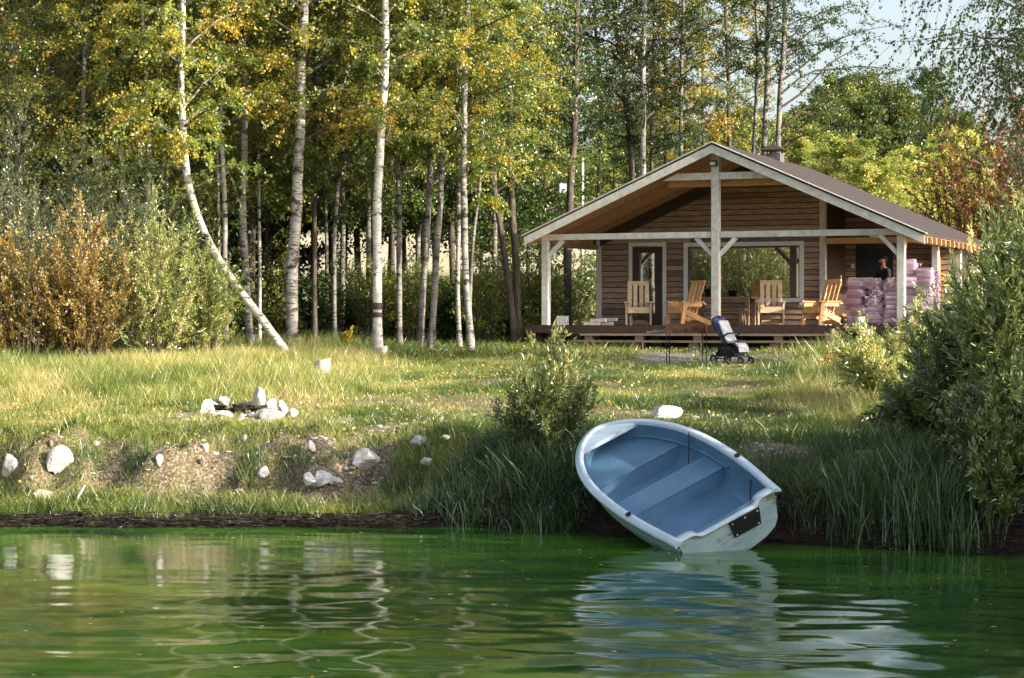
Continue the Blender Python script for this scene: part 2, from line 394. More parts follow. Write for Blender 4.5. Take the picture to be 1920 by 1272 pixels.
dirt = ramp(nt, [(.3, (.06, .042, .028)), (.5, (.21, .155, .105)), (.70, (.56, .49, .40))], n2).outputs[0]
mud = ramp(nt, [(.3, (.02, .012, .01)), (.7, (.09, .05, .04))], n2).outputs[0]
grv = ramp(nt, [(.35, (.12, .11, .10)), (.65, (.34, .32, .31))], n2).outputs[0]
fld = ramp(nt, [(.3, (.40, .33, .20)), (.7, (.70, .62, .46))], n2).outputs[0]
litter_shade = ramp(nt, [(.3, (.03, .022, .014)), (.5, (.06, .06, .02)), (.75, (.16, .11, .05))], n2).outputs[0]  # dark litter of the wood, also the painted shade before the deck
c = mixc(nt, sa.outputs[0], g1, dirt); c = mixc(nt, sb.outputs[1], c, litter_shade)
c = mixc(nt, sa.outputs[1], c, mud); c = mixc(nt, sa.outputs[2], c, grv); c = mixc(nt, sb.outputs[0], c, fld)
p = N(nt, 'BsdfPrincipled'); nt.links.new(c, p.inputs[0]); p.inputs['Roughness'].default_value = .95; p.inputs['Specular IOR Level'].default_value = .15
b = N(nt, 'Bump'); b.inputs['Strength'].default_value = .8; b.inputs['Distance'].default_value = .06
nt.links.new(n2, b.inputs['Height']); nt.links.new(b.outputs[0], p.inputs['Normal']); nt.links.new(p.outputs[0], out.inputs[0])
gb = MB(); gb.add(np.stack([GX, GY, GZ], -1).reshape(-1, 3), Fg, .5, True)
ground = gb.build('ground', gm); tag(ground, kind='structure')
d_, m_, v_, f_, l_ = soil_masks(GX.ravel(), GY.ravel())
for nm, (r_, g_, b_) in (('soil', (d_, m_, v_)), ('soil2', (f_, l_, f_ * 0))):
    a = ground.data.color_attributes.new(nm, 'FLOAT_COLOR', 'POINT')
    a.data.foreach_set('color', np.stack([r_, g_, b_, np.ones_like(r_)], 1).astype(np.float32).ravel())

# ------------------------------------------------------------------ water
wx = grow_axis(-8, 8, .05, -400, 400); wy = grow_axis(12, 28, .045, -300, 29)
wy = wy[wy < 40]
WX, WY = np.meshgrid(wx, wy, indexing='ij')
WZ = np.zeros_like(WX)
rw = np.random.default_rng(11)
wX = WX + .35 * (fnoise(WX * .5, WY * .5, 51, 2) - .5); wY = WY + .5 * (fnoise(WX * .4, WY * .6, 57, 2) - .5)
for k in range(16):
    lam = np.exp(rw.uniform(np.log(.32), np.log(1.9))); an = rw.normal(0, .55) + .15
    kx, ky = math.sin(an) * 2 * np.pi / lam, math.cos(an) * 2 * np.pi / lam
    WZ += lam * .0024 * np.sin(kx * wX + ky * wY + rw.uniform(0, 6.28))
for (sx, sy, lam, am) in ((1.2, 19.5, .75, .005), (4.2, 14.5, 1.1, .006), (2.6, 13.2, 2.1, .013), (-2.5, 18, .9, .003)):
    r_ = np.hypot(WX - sx, (WY - sy)); WZ += am * np.sin(2 * np.pi * r_ / lam) * np.exp(-r_ / 4.5)
calm = .5 + .5 * sstep(-5.0, 0.5, WX) ; calm = calm * (.30 + .9 * (1 - sstep(16, 24, WY)))
WZ *= calm * (1 - sstep(8, 12, np.abs(WX))) * sstep(8, 12, WY)
nx, ny = WX.shape
i = np.arange(nx - 1)[:, None]; j = np.arange(ny - 1)[None]
Fw = np.stack([i * ny + j, (i + 1) * ny + j, (i + 1) * ny + j + 1, i * ny + j + 1], -1).reshape(-1, 4)
wm, nt, out = nodes('green_pond_water')
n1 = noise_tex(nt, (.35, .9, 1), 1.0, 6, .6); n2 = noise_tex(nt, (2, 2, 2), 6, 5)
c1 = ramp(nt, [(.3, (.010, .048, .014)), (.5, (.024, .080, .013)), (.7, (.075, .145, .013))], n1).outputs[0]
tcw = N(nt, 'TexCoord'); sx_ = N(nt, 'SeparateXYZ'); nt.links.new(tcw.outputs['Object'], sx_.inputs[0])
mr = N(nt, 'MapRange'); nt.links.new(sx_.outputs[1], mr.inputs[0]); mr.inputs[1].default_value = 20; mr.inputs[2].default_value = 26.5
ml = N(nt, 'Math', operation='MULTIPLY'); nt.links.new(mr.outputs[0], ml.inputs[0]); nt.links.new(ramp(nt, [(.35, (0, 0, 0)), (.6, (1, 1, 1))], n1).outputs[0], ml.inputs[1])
c1 = mixc(nt, ml.outputs[0], c1, (.075, .21, .02))  # greener towards the shore: algae scum, its sunlit brightness put into the colour
p = N(nt, 'BsdfPrincipled'); nt.links.new(c1, p.inputs[0]); p.inputs['Roughness'].default_value = .03; p.inputs['IOR'].default_value = 1.33
b = N(nt, 'Bump'); b.inputs['Strength'].default_value = .08; b.inputs['Distance'].default_value = .01
nt.links.new(n2, b.inputs['Height']); nt.links.new(b.outputs[0], p.inputs['Normal']); nt.links.new(p.outputs[0], out.inputs[0])
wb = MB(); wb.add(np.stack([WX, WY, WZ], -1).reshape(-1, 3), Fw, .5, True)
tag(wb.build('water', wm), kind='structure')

fl = MB(); k = 260; fx = rw.uniform(-7, 7, k); fy = rw.uniform(13, 26.3, k); fa = rw.uniform(0, 6.28, k); fs = rw.uniform(.015, .035, k)
keep = fy < Ys(fx) - .2; fx, fy, fa, fs = fx[keep], fy[keep], fa[keep], fs[keep]
Vf = np.stack([np.stack([fx + fs * np.cos(fa + q), fy + fs * (1 if i_ % 2 == 0 else .6) * np.sin(fa + q), np.full(len(fx), .014 + .004 * (i_ % 2))], 1) for i_, q in enumerate((0, 1.57, 3.14, 4.71))], 1).reshape(-1, 3)
fl.add(Vf, np.arange(len(Vf)).reshape(-1, 4), rw.random(len(fx))); FLOATING = fl
# ------------------------------------------------------------------ camera, light, sky
cam = bpy.data.cameras.new('camera'); cam.lens = FPX / 1920 * 36; cam.sensor_width = 36; cam.clip_end = 3000
cam.shift_y = -26 / 1920
co = link(bpy.data.objects.new('camera', cam)); co.location = (0, 0, CAMZ); co.rotation_euler = (R(90), 0, 0)
scene.camera = co
SUN_AZ = R(27); SUN_EL = R(20)
sd = Vector((math.cos(SUN_AZ) * math.cos(SUN_EL), -math.sin(SUN_AZ) * math.cos(SUN_EL), math.sin(SUN_EL)))
sl = bpy.data.lights.new('sun', 'SUN'); sl.energy = 4.5; sl.angle = R(.6); sl.color = (1, .90, .74)
so = link(bpy.data.objects.new('sun', sl)); so.rotation_euler = sd.to_track_quat('Z', 'Y').to_euler()
w = bpy.data.worlds.new('World'); scene.world = w; w.use_nodes = True
nt = w.node_tree; bg = nt.nodes['Background']
sk = nt.nodes.new('ShaderNodeTexSky'); sk.sky_type = 'NISHITA'; sk.sun_disc = False
sk.sun_elevation = SUN_EL; sk.sun_rotation = math.atan2(sd.x, sd.y); sk.air_density = 1.0; sk.dust_density = 3.0; sk.ozone_density = 1.0
hs = nt.nodes.new('ShaderNodeHueSaturation'); hs.inputs['Saturation'].default_value = .66
nt.links.new(sk.outputs[0], hs.inputs['Color']); nt.links.new(hs.outputs[0], bg.inputs[0]); bg.inputs[1].default_value = .15
scene.view_settings.view_transform = 'Standard'; scene.view_settings.look = 'None'
scene.view_settings.exposure = 1.05; scene.view_settings.gamma = 1.0
scene.cycles.max_bounces = 6; scene.cycles.diffuse_bounces = 3; scene.cycles.glossy_bounces = 3
scene.cycles.transmission_bounces = 4; scene.cycles.transparent_max_bounces = 12
# ------------------------------------------------------------------ cabin
TH = R(22.7); CT, ST = math.cos(TH), math.sin(TH)
HO = np.array([.9, 56.4, 2.5])
def u_of(px, t):
    r = (px - 960) / FPX
    return ((HO[1] + t * CT) * r - HO[0] - t * ST) / (CT + r * ST)
def z_of(px, py, t):
    u = u_of(px, t); return (610 - py) / FPX * (HO[1] + t * CT - u * ST)
def hw(u, t, z=0):
    return np.array([HO[0] + u * CT + t * ST, HO[1] - u * ST + t * CT, HO[2] + z])
cabin = empty('cabin', HO, -TH)
tag(cabin, 'brown timber cabin with a low pitched roof and an open porch on bare wood posts', 'cabin')
UM = 4.63; ZR = 4.53; PT = .44; UE = 9.26; UL, UR = -.42, 9.94; TF = -.5; TB = 8.6; TW = 3.6; TR = 5.94
u_wl = .1; u_wr = u_of(1542, TW)
def zroof(u): return ZR - PT * abs(u - UM)
def slab(mb, u0, u1, t0, t1, zo0, zo1, tint=.5, mi=0):
    """piece lying along one roof slope"""
    z = zroof
    c = [(u0, t0, z(u0) + zo0), (u1, t0, z(u1) + zo0), (u1, t1, z(u1) + zo0), (u0, t1, z(u0) + zo0),
         (u0, t0, z(u0) + zo1), (u1, t0, z(u1) + zo1), (u1, t1, z(u1) + zo1), (u0, t1, z(u0) + zo1)]
    mb.hexa(c, tint, mi)
rr = random.Random(5)
# roof
rf = MB()
for (a, b_) in ((UL, UM), (UM, UR)):
    slab(rf, a, b_, TF, TB, -.05, 0, .5)
    k = 0; tt = TF + .5
    # overlapping felt strips
    for q in range(7):
        s0 = a + (b_ - a) * q / 7; s1 = a + (b_ - a) * (q + 1) / 7
        slab(rf, s0, s1, TF + .03, TB - .03, .001, .008 + .004 * (q % 2), .5)
roof = rf.build('roof', M['roofing'], cabin)
sf = MB()
for (a, b_) in ((UL + .03, UM), (UM, UR - .03)):
    tt = TF + .04
    while tt < TB - .1:
        slab(sf, a, b_, tt, tt + .145, -.078 - rr.uniform(0, .004), -.052, rr.random())
        tt += .152
sf.build('soffit', M['wood_orange'], roof)
bb = MB()
slab(bb, UL, UM, TF - .035, TF - .003, -.25, -.045, .62); slab(bb, UM, UR, TF - .035, TF - .003, -.25, -.045, .45)
bb.build('bargeboard', M['wood_grey'], roof)
bb = MB()
slab(bb, UL - .05, UM, TF - .09, TF + .02, .010, .032, .5); slab(bb, UM, UR + .05, TF - .09, TF + .02, .010, .032, .7)
bb.build('verge_board', M['wood_grey'], roof)
rt = MB()
tt = TF + .35
while tt < TB - .2:
    for (ra, rb_) in ((UE + .12, UR - .02), (UL + .02, -.1)):
        rt = MB(); slab(rt, ra, rb_, tt, tt + .07, -.23, -.080, rr.random()); rt.build('rafter_tail', M['wood_orange'], roof)
    tt += .55
# chimney with cowl
uc = u_of(1453, 5.0); ch = MB(); ch.box(uc - .2, uc + .2, 4.8, 5.2, zroof(uc) - .1, 4.66, .5)
chim = ch.build('chimney', mat('chimney_metal', [(.3, (.10, .10, .105)), (.7, (.17, .17, .175))], s=6, rough=.6), roof)
cw = MB()
for (dx, dy) in ((-.16, -.16), (.16, -.16), (.16, .16), (-.16, .16)): cw.beam((uc + dx, 5 + dy, 4.655), (uc + dx, 5 + dy, 4.75), .03, .03)
cv = np.array([[-.34, -.34, 0], [.34, -.34, 0], [.34, .34, 0], [-.34, .34, 0], [0, 0, .17]]) + np.array([uc, 5, 4.745])
cw.add(cv, np.array([[0, 1, 4], [1, 2, 4], [2, 3, 4], [3, 0, 4]])); cw.add(cv[:4] - (0, 0, .004), np.array([[0, 3, 2, 1]]))
cw.tube([(uc, 5, 4.88), (uc, 5, 4.97)], [.035, .02], 6)
cw.build('chimney_cowl', M['brown_door'], roof)
# siding ---------------------------------------------------------------
BH = .147
ud0, ud1 = u_of(1180, TW), u_of(1250, TW); zd = z_of(1215, 455, TW)
uw0, uw1 = u_of(1283, TW), u_of(1508, TW); zw1 = z_of(1395, 454, TW); zw0 = z_of(1508, 567, TW)
def siding(mb, t, u0, u1, ztop, holes, face=-1):
    z = 0.0; row = 0
    while z < ztop:
        za, zb = z + .012, z + BH - .012
        segs = [(u0, u1)]
        # clip by roof
        zm = za + .02
        half = (ZR - .09 - zm) / PT
        segs = [(max(u0, UM - half), min(u1, UM + half))]
        for (h0, h1, g0, g1) in holes:
            if zb > g0 and za < g1:
                ns = []
                for (a, b_) in segs:
                    if a < h0: ns.append((a, min(b_, h0)))
                    if b_ > h1: ns.append((max(a, h1), b_))
                segs = ns
        for (a, b_) in segs:
            if b_ - a < .03: continue
            cuts = [a]
            if b_ - a > 2.5 and rr.random() < .7: cuts.append(a + (b_ - a) * rr.uniform(.3, .7))
            cuts.append(b_)
            for c0, c1 in zip(cuts[:-1], cuts[1:]):
                tn = rr.random()
                # rounded-face board: top edge set back
                V = [(c0, t - .035, za), (c1 - .003, t - .035, za), (c1 - .003, t, za), (c0, t, za),
                     (c0, t - .016, zb), (c1 - .003, t - .016, zb), (c1 - .003, t, zb), (c0, t, zb)]
                mb.hexa(V, tn)
        z += BH
sd_ = MB()
siding(sd_, TW, u_wl, u_wr, 4.6, [(ud0 + .03, ud1 - .03, -1, zd - .03), (uw0 + .03, uw1 - .03, zw0 + .03, zw1 - .03)])
siding(sd_, TR, u_wr, UE - .02, 4.0, [(u_of(1605, TR), u_of(1675, TR), -1, 2.08)])
sd_.build('siding', M['wood_siding'], cabin)
wl = MB()
# backing walls: front wall pieces round the openings, return wall, back wing wall, sides, rear
def wallbox(u0, u1, t0, t1, z0, z1, tn=.3): wl.box(u0, u1, t0, t1, z0, z1, tn)
wallbox(u_wl, ud0 + .05, TW, TW + .14, -.05, 2.4); wallbox(ud1 - .05, uw0 + .05, TW, TW + .14, -.05, 2.4)
wallbox(uw1 - .05, u_wr, TW, TW + .14, -.05, 2.4); wallbox(uw0 + .05, uw1 - .05, TW, TW + .14, -.05, zw0 + .02)
wallbox(ud0 + .05, ud1 - .05, TW, TW + .14, zd - .02, 2.4); wallbox(uw0 + .05, uw1 - .05, TW, TW + .14, zw1 - .02, 2.4)
# gable infill prism above 2.4
zt = lambda u: zroof(u) - .09
wl.hexa([(u_wl, TW, 2.4), (UM, TW, 2.4), (UM, TW + .14, 2.4), (u_wl, TW + .14, 2.4), (u_wl, TW, zt(u_wl)), (UM, TW, zt(UM)), (UM, TW + .14, zt(UM)), (u_wl, TW + .14, zt(u_wl))], .3)
wl.hexa([(UM, TW, 2.4), (u_wr, TW, 2.4), (u_wr, TW + .14, 2.4), (UM, TW + .14, 2.4), (UM, TW, zt(UM)), (u_wr, TW, zt(u_wr)), (u_wr, TW + .14, zt(u_wr)), (UM, TW + .14, zt(UM))], .3)
wallbox(u_wr - .14, u_wr - .002, TW + .14, TR, -.05, zt(u_wr) - .02)
wallbox(u_wr - .14, UE - .02, TR, TR + .12, -.05, zt(UE) - .01)
wl.hexa([(u_wr - .14, TR, zt(UE) - .01), (UE - .02, TR, zt(UE) - .01), (UE - .02, TR + .12, zt(UE) - .01), (u_wr - .14, TR + .12, zt(UE) - .01),
         (u_wr - .14, TR, zt(u_wr - .14)), (UE - .02, TR, zt(UE) + .01), (UE - .02, TR + .12, zt(UE) + .01), (u_wr - .14, TR + .12, zt(u_wr - .14))], .3)
wallbox(u_wl, u_wl + .14, TW + .14, TB - .3, -.05, zt(u_wl) - .01)
wallbox(UE - .16, UE - .02, TR + .12, TB - .3, -.05, zt(UE) - .01)
wallbox(u_wl + .14, UE - .16, TB - .44, TB - .3, -.05, 2.3)
wl.build('wall', M['brown_door'], cabin)
fr = MB(); fr.box(u_wl + .14, u_wr - .14, TW + .14, TB - .44, -.06, 0, .5)
fr.build('interior_floor', M['wood_dark'], cabin)
dk = MB()
slab(dk, u_wl + .05, UM, TW - .07, TW - .036, -.40, -.081, .2); slab(dk, UM, u_wr - .05, TW - .07, TW - .036, -.40, -.081, .2)
dk.build('gable_trim', M['brown_door'], cabin)
# corner boards
for (u0, z1, lb) in ((u_wl - .04, 2.33, 0), (u_wr - .06, zroof(u_wr) - .10, 1)):
    cbm = MB(); cbm.box(u0, u0 + .13, TW - .06, TW - .037, 0, z1, .8); cbm.box(u0 + (.131 if lb else -.022), u0 + (.153 if lb else -.001), TW - .06, TW + .1, 0, z1, .6)
    cbm.build('corner_board', M['wood_grey'], cabin)
# beam over the recess
b_ = MB(); b_.box(u_wr + .1, UE - .1, TW - .08, TW + .06, z_of(1600, 457, TW), z_of(1600, 446, TW), .5)
b_.build('beam', M['wood_orange'], cabin)
lf = MB(); lf.box(u_of(1632, TW - .3), u_of(1648, TW - .3), TW - .36, TW - .09, z_of(1640, 445, TW) - .02, z_of(1640, 445, TW) + .05, .5)
lf.build('porch_lamp', M['white_box'], cabin)
# window
def frame4(mb, u0, u1, z0, z1, w, t0, t1, tn=.5, bottom=True):
    mb.box(u0, u0 + w, t0, t1, z0, z1, tn); mb.box(u1 - w, u1, t0, t1, z0, z1, tn)
    mb.box(u0 + w, u1 - w, t0 + .002, t1 - .002, z1 - w, z1 - .002, tn)
    if bottom: mb.box(u0 + w, u1 - w, t0 + .002, t1 - .002, z0 + .002, z0 + w, tn)
g = MB(); g.box(uw0 + .11, uw1 - .11, TW + .05, TW + .07, zw0 + .1, zw1 - .1)
win = g.build('window', M['glass'], cabin)
f = MB(); frame4(f, uw0, uw1, zw0, zw1, .115, TW - .065, TW - .037); f.box(uw1 - .115, uw1 - .001, TW - .063, TW - .04, zw0 - .08, zw0 - .001); f.build('window_casing', M['white_trim'], win)
f = MB(); frame4(f, uw0 + .08, uw1 - .08, zw0 + .08, zw1 - .08, .06, TW - .03, TW + .08)
f.build('window_frame', M['brown_door'], win)
# glass door
g = MB(); du0, du1 = ud0 + .11, ud1 - .11
g.box(du0, du0 + .17, TW - .02, TW + .06, .02, zd - .12); g.box(du1 - .22, du1, TW - .02, TW + .06, .02, zd - .12)
g.box(du0 + .17, du1 - .22, TW - .018, TW + .058, .02, .32); g.box(du0 + .17, du1 - .22, TW - .018, TW + .058, zd - .28, zd - .122)
door = g.build('glazed_door', M['brown_door'], cabin)
g = MB(); g.box(du0 + .16, du1 - .21, TW + .01, TW + .03, .31, zd - .27); g.build('door_pane', M['glass'], door)
g = MB(); frame4(g, ud0, ud1, 0, zd, .10, TW - .06, TW - .037, bottom=False); g.build('door_casing', M['white_trim'], door)
g = MB(); g.box(ud0 + .101, ud1 - .101, TW - .05, TW - .02, 0, .02); g.build('threshold', M['wood_dark'], door)
# side door in the return wall, back door
g = MB(); g.box(u_wr + .002, u_wr + .04, TW + .12, TR - .04, .02, 2.95)
sdoor = g.build('side_door', M['brown_door'], cabin)
tq = TW + 1.75
g = MB(); g.box(u_wr + .042, u_wr + .07, tq - .05, tq + .05, 1.05, 1.35); g.build('door_handle', M['white_box'], sdoor)
g = MB(); a, b2 = u_of(1605, TR), u_of(1675, TR)
g.box(a + .02, b2 - .02, TR - .03, TR - .002, .02, 2.06)
bd = g.build('back_door', M['blue_door'], cabin)
g = MB(); g.box(a + .08, a + .13, TR - .08, TR - .032, 1.0, 1.08); g.build('door_handle', M['grey_metal'], bd)
a = u_of(1600, TR); g = MB(); g.box(a - .05, a + .05, TR - .06, TR - .037, z_of(1600, 503, TR), z_of(1600, 495, TR)); g.build('switch_box', M['white_box'], cabin)
g = MB(); a = u_of(1757, TR); g.box(a - .1, a + .1, TR - .2, TR - .04, 0, zt(a) - .05, .3); g.build('wall_post', M['wood_orange'], cabin)
# porch frame ------------------------------------------------------------
def post(u, t, z0, z1, w=.19, tn=.5, nm='porch_post'):
    g = MB(); g.box(u - w / 2, u + w / 2, t - w / 2, t + w / 2, z0, z1, tn); return g.build(nm, M['wood_grey'], cabin, bevel=.012)
ump = u_of(1343, 0)
post(u_of(1024, 0), 0, 0, 2.19); post(u_of(1690, 0), 0, 0, 2.19)
mp_ = post(ump, -.02, 0, 4.32, .2, .6)
post(UE + .02, 3.9, 0, 2.05, .17); post(UE + .02, 6.9, -.1, 2.05, .17)
for (a, b2) in ((-.18, ump - .101), (ump + .101, u_of(1693, 0) + .05)):
    g = MB(); g.box(a, b2, -.08, .08, 2.19, 2.345, rr.random()); g.build('front_beam', M['wood_grey'], cabin, bevel=.01)
g = MB(); g.box(UE - .08, UE + .10, .081, TR, 2.06, 2.19); g.build('side_beam', M['wood_orange'], cabin)
g = MB(); g.box(-.09, .09, .081, TW, 2.06, 2.18, .2); g.build('side_beam', M['wood_siding'], cabin)
g = MB(); z0, z1 = z_of(1345, 337, 0), z_of(1345, 324, 0); a, b2 = u_of(1244, 0), u_of(1452, 0)
for (x0, x1, sx) in ((a, ump - .101, 1), (ump + .101, b2, -1)):
    c0, c1 = (x0 + .4, x1) if sx > 0 else (x0, x1 - .4)
    g.hexa([(x0, -.07, z0), (x1, -.07, z0), (x1, .07, z0), (x0, .07, z0), (c0, -.07, z1), (c1, -.07, z1), (c1, .07, z1), (c0, .07, z1)], .9)
g.build('tie_beam', M['wood_grey'], cabin)
g = MB(); g.box(u_of(1255, .5), u_of(1490, .5), .42, .58, z_of(1345, 350, .5), z_of(1345, 339, .5), .6); g.build('collar_beam', M['wood_orange'], cabin)
for (p0, p1, mt) in (((ump - .52, 0, 2.19), (ump - .07, 0, 1.74), 'wood_grey'), ((ump + .52, 0, 2.19), (ump + .07, 0, 1.74), 'wood_grey'),
                 ((UE - .52, 0, 2.19), (UE - .05, 0, 1.70), 'wood_grey'), ((.46, 0, 2.19), (.06, 0, 1.78), 'wood_grey'),
                 ((UE, .06, 1.72), (UE, .5, 2.14), 'wood_orange'), ((.0, .06, 1.76), (.0, .5, 2.14), 'wood_orange')):
    g = MB(); g.beam(p0, p1, .10, .12, rr.random(), up=(0, 1, 0)); g.build('brace', M[mt], cabin)
g = MB(); g.box(ump - .11, ump + .07, -.24, -.125, 3.98, 4.12); fl = g.build('floodlight', M['black'], cabin)
g = MB(); g.box(ump - .09, ump + .05, -.252, -.242, 4.0, 4.08); g.build('lamp_glass', M['white_box'], fl)
# deck and steps -----------------------------------------------------------
g = MB(); uu0, uu1 = u_of(985, -.35), 10.1
t = -.35
while t < TW - .02: g.box(uu0, uu1, t, t + .135, -.035, 0, rr.random()); t += .141
t = TW + .15
while t < TR: g.box(u_wr, uu1, t, t + .135, -.035, 0, rr.random()); t += .141
deck = g.build('deck', M['wood_dark'], cabin)
g = MB(); g.box(uu0, uu1, -.38, -.352, -.20, -.003, .4); g.build('fascia', M['wood_dark'], deck)
for q in np.arange(uu0 + .15, uu1, 1.6):
    for tt in (-.15, 1.6, 3.3):
        g = MB(); g.box(q, q + .22, tt, tt + .22, -.9, -.037, .3); g.build('footing', M['wood_dark'], deck)
g = MB(); g.box(u_wl, UE, TW, TB - .3, -1.1, -.061, .3); g.build('plinth', M['wood_dark'], cabin)
us0, us1 = u_of(1088, -.7), u_of(1566, -.7)
stp = empty('steps', (0, 0, 0)); stp.parent = cabin
for (tt, zz, a, b2) in ((-.72, z_of(1300, 630, -.7), us0, us1), (-1.05, z_of(1300, 643, -1.0), us0 - .05, us1 - .12)):
    g = MB(); g.box(a, b2, tt, tt + .28, zz, zz + .055, rr.random()); g.build('tread', M['wood_tread'], stp)
for px in (1095, 1190, 1300, 1452, 1548):
    q = u_of(px, -1); g = MB(); g.box(q - .12, q + .12, -1.0, -.80, -.80, z_of(1300, 643, -1.0) - .002, .3); g.box(q - .10, q + .10, -.70, -.46, -.8, z_of(1300, 630, -.7) - .002, .3); g.build('support_block', M['wood_tread'], stp)
q = u_of(1558, -.7); g = MB(); g.tube([(q, -.62, -.2), (q, -.62, -.09)], .07, 8); g.build('peg', M['wood_tread'], stp)

# ------------------------------------------------------------------ chairs
def make_chair(label, wm_):
    """high slat-back garden chair; local -y is forward"""
    root = empty('garden_chair'); tag(root, label, 'chair', 'slat back wooden chairs on the porch')
    W = .56; rc = random.Random(3)
    m_ = M[wm_]
    for sx in (-1, 1):
        g = MB(); g.beam((sx * (W / 2 + .03), -.36, 0), (sx * (W / 2 + .03), -.26, .57), .045, .11, rc.random(), up=(0, 1, 0)); g.build('leg', m_, root)
        g = MB(); g.beam((sx * (W / 2 - .02), -.34, .37), (sx * (W / 2 - .02), .58, .04), .04, .13, rc.random(), up=(0, 0, 1)); g.build('rear_leg', m_, root)
        g = MB(); g.box(sx * (W / 2 + .03) - .065, sx * (W / 2 + .03) + .065, -.42, .30, .572, .602, rc.random()); g.build('armrest', m_, root)
        g = MB(); g.box(sx * (W / 2 + .03) - .02, sx * (W / 2 + .03) + .02, -.25, .27, .47, .570, rc.random()); g.build('arm_rail', m_, root)
    g = MB(); g.box(-W / 2 + .004, W / 2 - .004, -.375, -.345, .31, .44, .7); g.build('front_rail', m_, root)
    g = MB(); g.box(-W / 2 + .0, W / 2 - .0, .36, .40, .02, .13, .4); g.build('stretcher', m_, root)
    g = MB()
    for k in range(5):
        y = -.34 + k * .105; z = .40 - (y + .34) * .36
        g.box(-W / 2 + .002, W / 2 - .002, y, y + .092, z + .042, z + .062, rc.random())
    g.build('seat', m_, root)
    g = MB(); a = R(20)
    for k in range(4):
        x = -W / 2 + .055 + k * (W - .11) / 3
        g.beam((x, .10, .24), (x, .10 + .98 * math.tan(a) * .9, 1.14), .10, .022, rc.random(), up=(0, 1, 0))
    bk = g.build('backrest', m_, root)
    yt = .10 + .98 * math.tan(a) * .9
    g = MB(); g.beam((-W / 2 + .005, yt - .032, 1.085), (W / 2 - .005, yt - .032, 1.085), .115, .024, .6, up=(0, -.35, 1) if False else (0, 1, .35)); g.build('top_rail', m_, bk)
    g = MB(); g.beam((-W / 2 - .08, .33, .545), (W / 2 + .08, .33, .545), .09, .035, .3, up=(0, 0, 1)); g.build('back_rail', m_, root)
    return root
def place(o, px, t, rz, z=0):
    o.location = tuple(hw(u_of(px, t), t, z)); o.rotation_euler = (0, 0, -TH + rz)
c1 = make_chair('garden chair facing the lake in front of the glazed door', 'wood_chair_pale')
place(c1, 1197, .7, R(20))
c2 = make_chair('orange garden chair seen from its side beside the centre porch post', 'wood_chair')
place(c2, 1286, .45, R(-34))
c3 = copy_tree(c1); c3['label'] = 'pale garden chair facing the lake below the right part of the big window'; place(c3, 1446, .9, R(16))
c4 = copy_tree(c2); c4['label'] = 'orange garden chair turned aside next to the stacked firewood sacks'; place(c4, 1541, .6, R(-32))
# little white card under chair 1
g = MB(); g.box(-.035, .035, -.035, .035, 0, .17); o = g.build('carton', M['white_box'], loc=hw(u_of(1183, .85), .85, .0)); tag(o, 'small white carton on the deck under the chair by the glazed door', 'carton')
# table and bench
def simple_table(name, label, cat, L, Wd, H, mt, splay=0, th=.045):
    root = empty(name); tag(root, label, cat)
    g = MB(); k = max(2, int(Wd / .14)); w_ = Wd / k
    for q in range(k): g.box(-L / 2, L / 2, -Wd / 2 + q * w_ + .004, -Wd / 2 + (q + 1) * w_ - .004, H - th, H, rr.random())
    g.build('tabletop' if cat == 'table' else 'seat', mt, root)
    for sx in (-1, 1):
        for sy in (-1, 1):
            g = MB(); g.beam((sx * (L / 2 - .12 + splay), sy * (Wd / 2 - .06), 0), (sx * (L / 2 - .12), sy * (Wd / 2 - .06), H - th), .09, .09, rr.random(), up=(0, 1, 0)); g.build('leg', mt, root)
    g = MB(); a_ = .11 if cat == 'table' else .05
    for sy in (-1, 1): g.box(-L / 2 + .17, L / 2 - .17, sy * (Wd / 2 - .06) - .02, sy * (Wd / 2 - .06) + .02, H - th - a_, H - th - .002, .3)
    g.build('apron', mt, root)
    return root
M['wood_table'] = mat('table_wood', [(.3, (.20, .12, .08)), (.7, (.34, .23, .15))], (1, 6, 6), 3, 5, .7, .15, tint=.2)
ta = simple_table('porch_table', 'long brown wooden table under the big window', 'table', 1.62, .7, .74, M['wood_table'])
place(ta, 1360, 2.6, 0)
be = simple_table('porch_bench', 'low brown bench in front of the porch table', 'bench', 1.35, .32, .43, M['wood_table'], .03)
place(be, 1352, 1.75, 0)
g = MB(); g.lathe([(0, 0), (.09, 0), (.13, .2), (.14, .21), (.12, .21), (.11, .17), (0, .17)], 14)
o = g.build('flower_pot', M['black'], loc=hw(u_of(1330, 2.6), 2.6, .742)); tag(o, 'dark pot standing on the porch table beside the centre post', 'pot')
g = MB(); g.box(-.13, .13, -.12, .12, 0, .24, .7)
o = g.build('chopping_block', M['wood_grey'], loc=hw(u_of(1055, .3), .3, .0)); o.rotation_euler = (0, 0, -TH + .05); tag(o, 'small upright block of wood at the left end of the deck', 'wood block')
for k, (px, L, dz, rz, w_) in enumerate(((1110, .42, 0, .1, .10), (1133, .5, 0, -.12, .12), (1122, .42, .085, .05, .09), (1142, .5, .105, -.25, .05))):
    g = MB(); g.box(-L / 2, L / 2, -w_ / 2, w_ / 2, 0, .08, .6)
    o = g.build('firewood_stick', M['log'], loc=hw(u_of(px, .2 + .12 * (k % 2)), .2 + .12 * (k % 2), dz + .001)); o.rotation_euler = (0, 0, -TH + rz)
    tag(o, ['leftmost pale stick of the few lying on the deck', 'pale stick lying on the deck at the foot of the wall corner board', 'pale stick lying on top of the small pile on the deck',
            'thin pale stick poking out to the right of the small pile on the deck'][k], 'firewood', 'loose sticks on the deck')
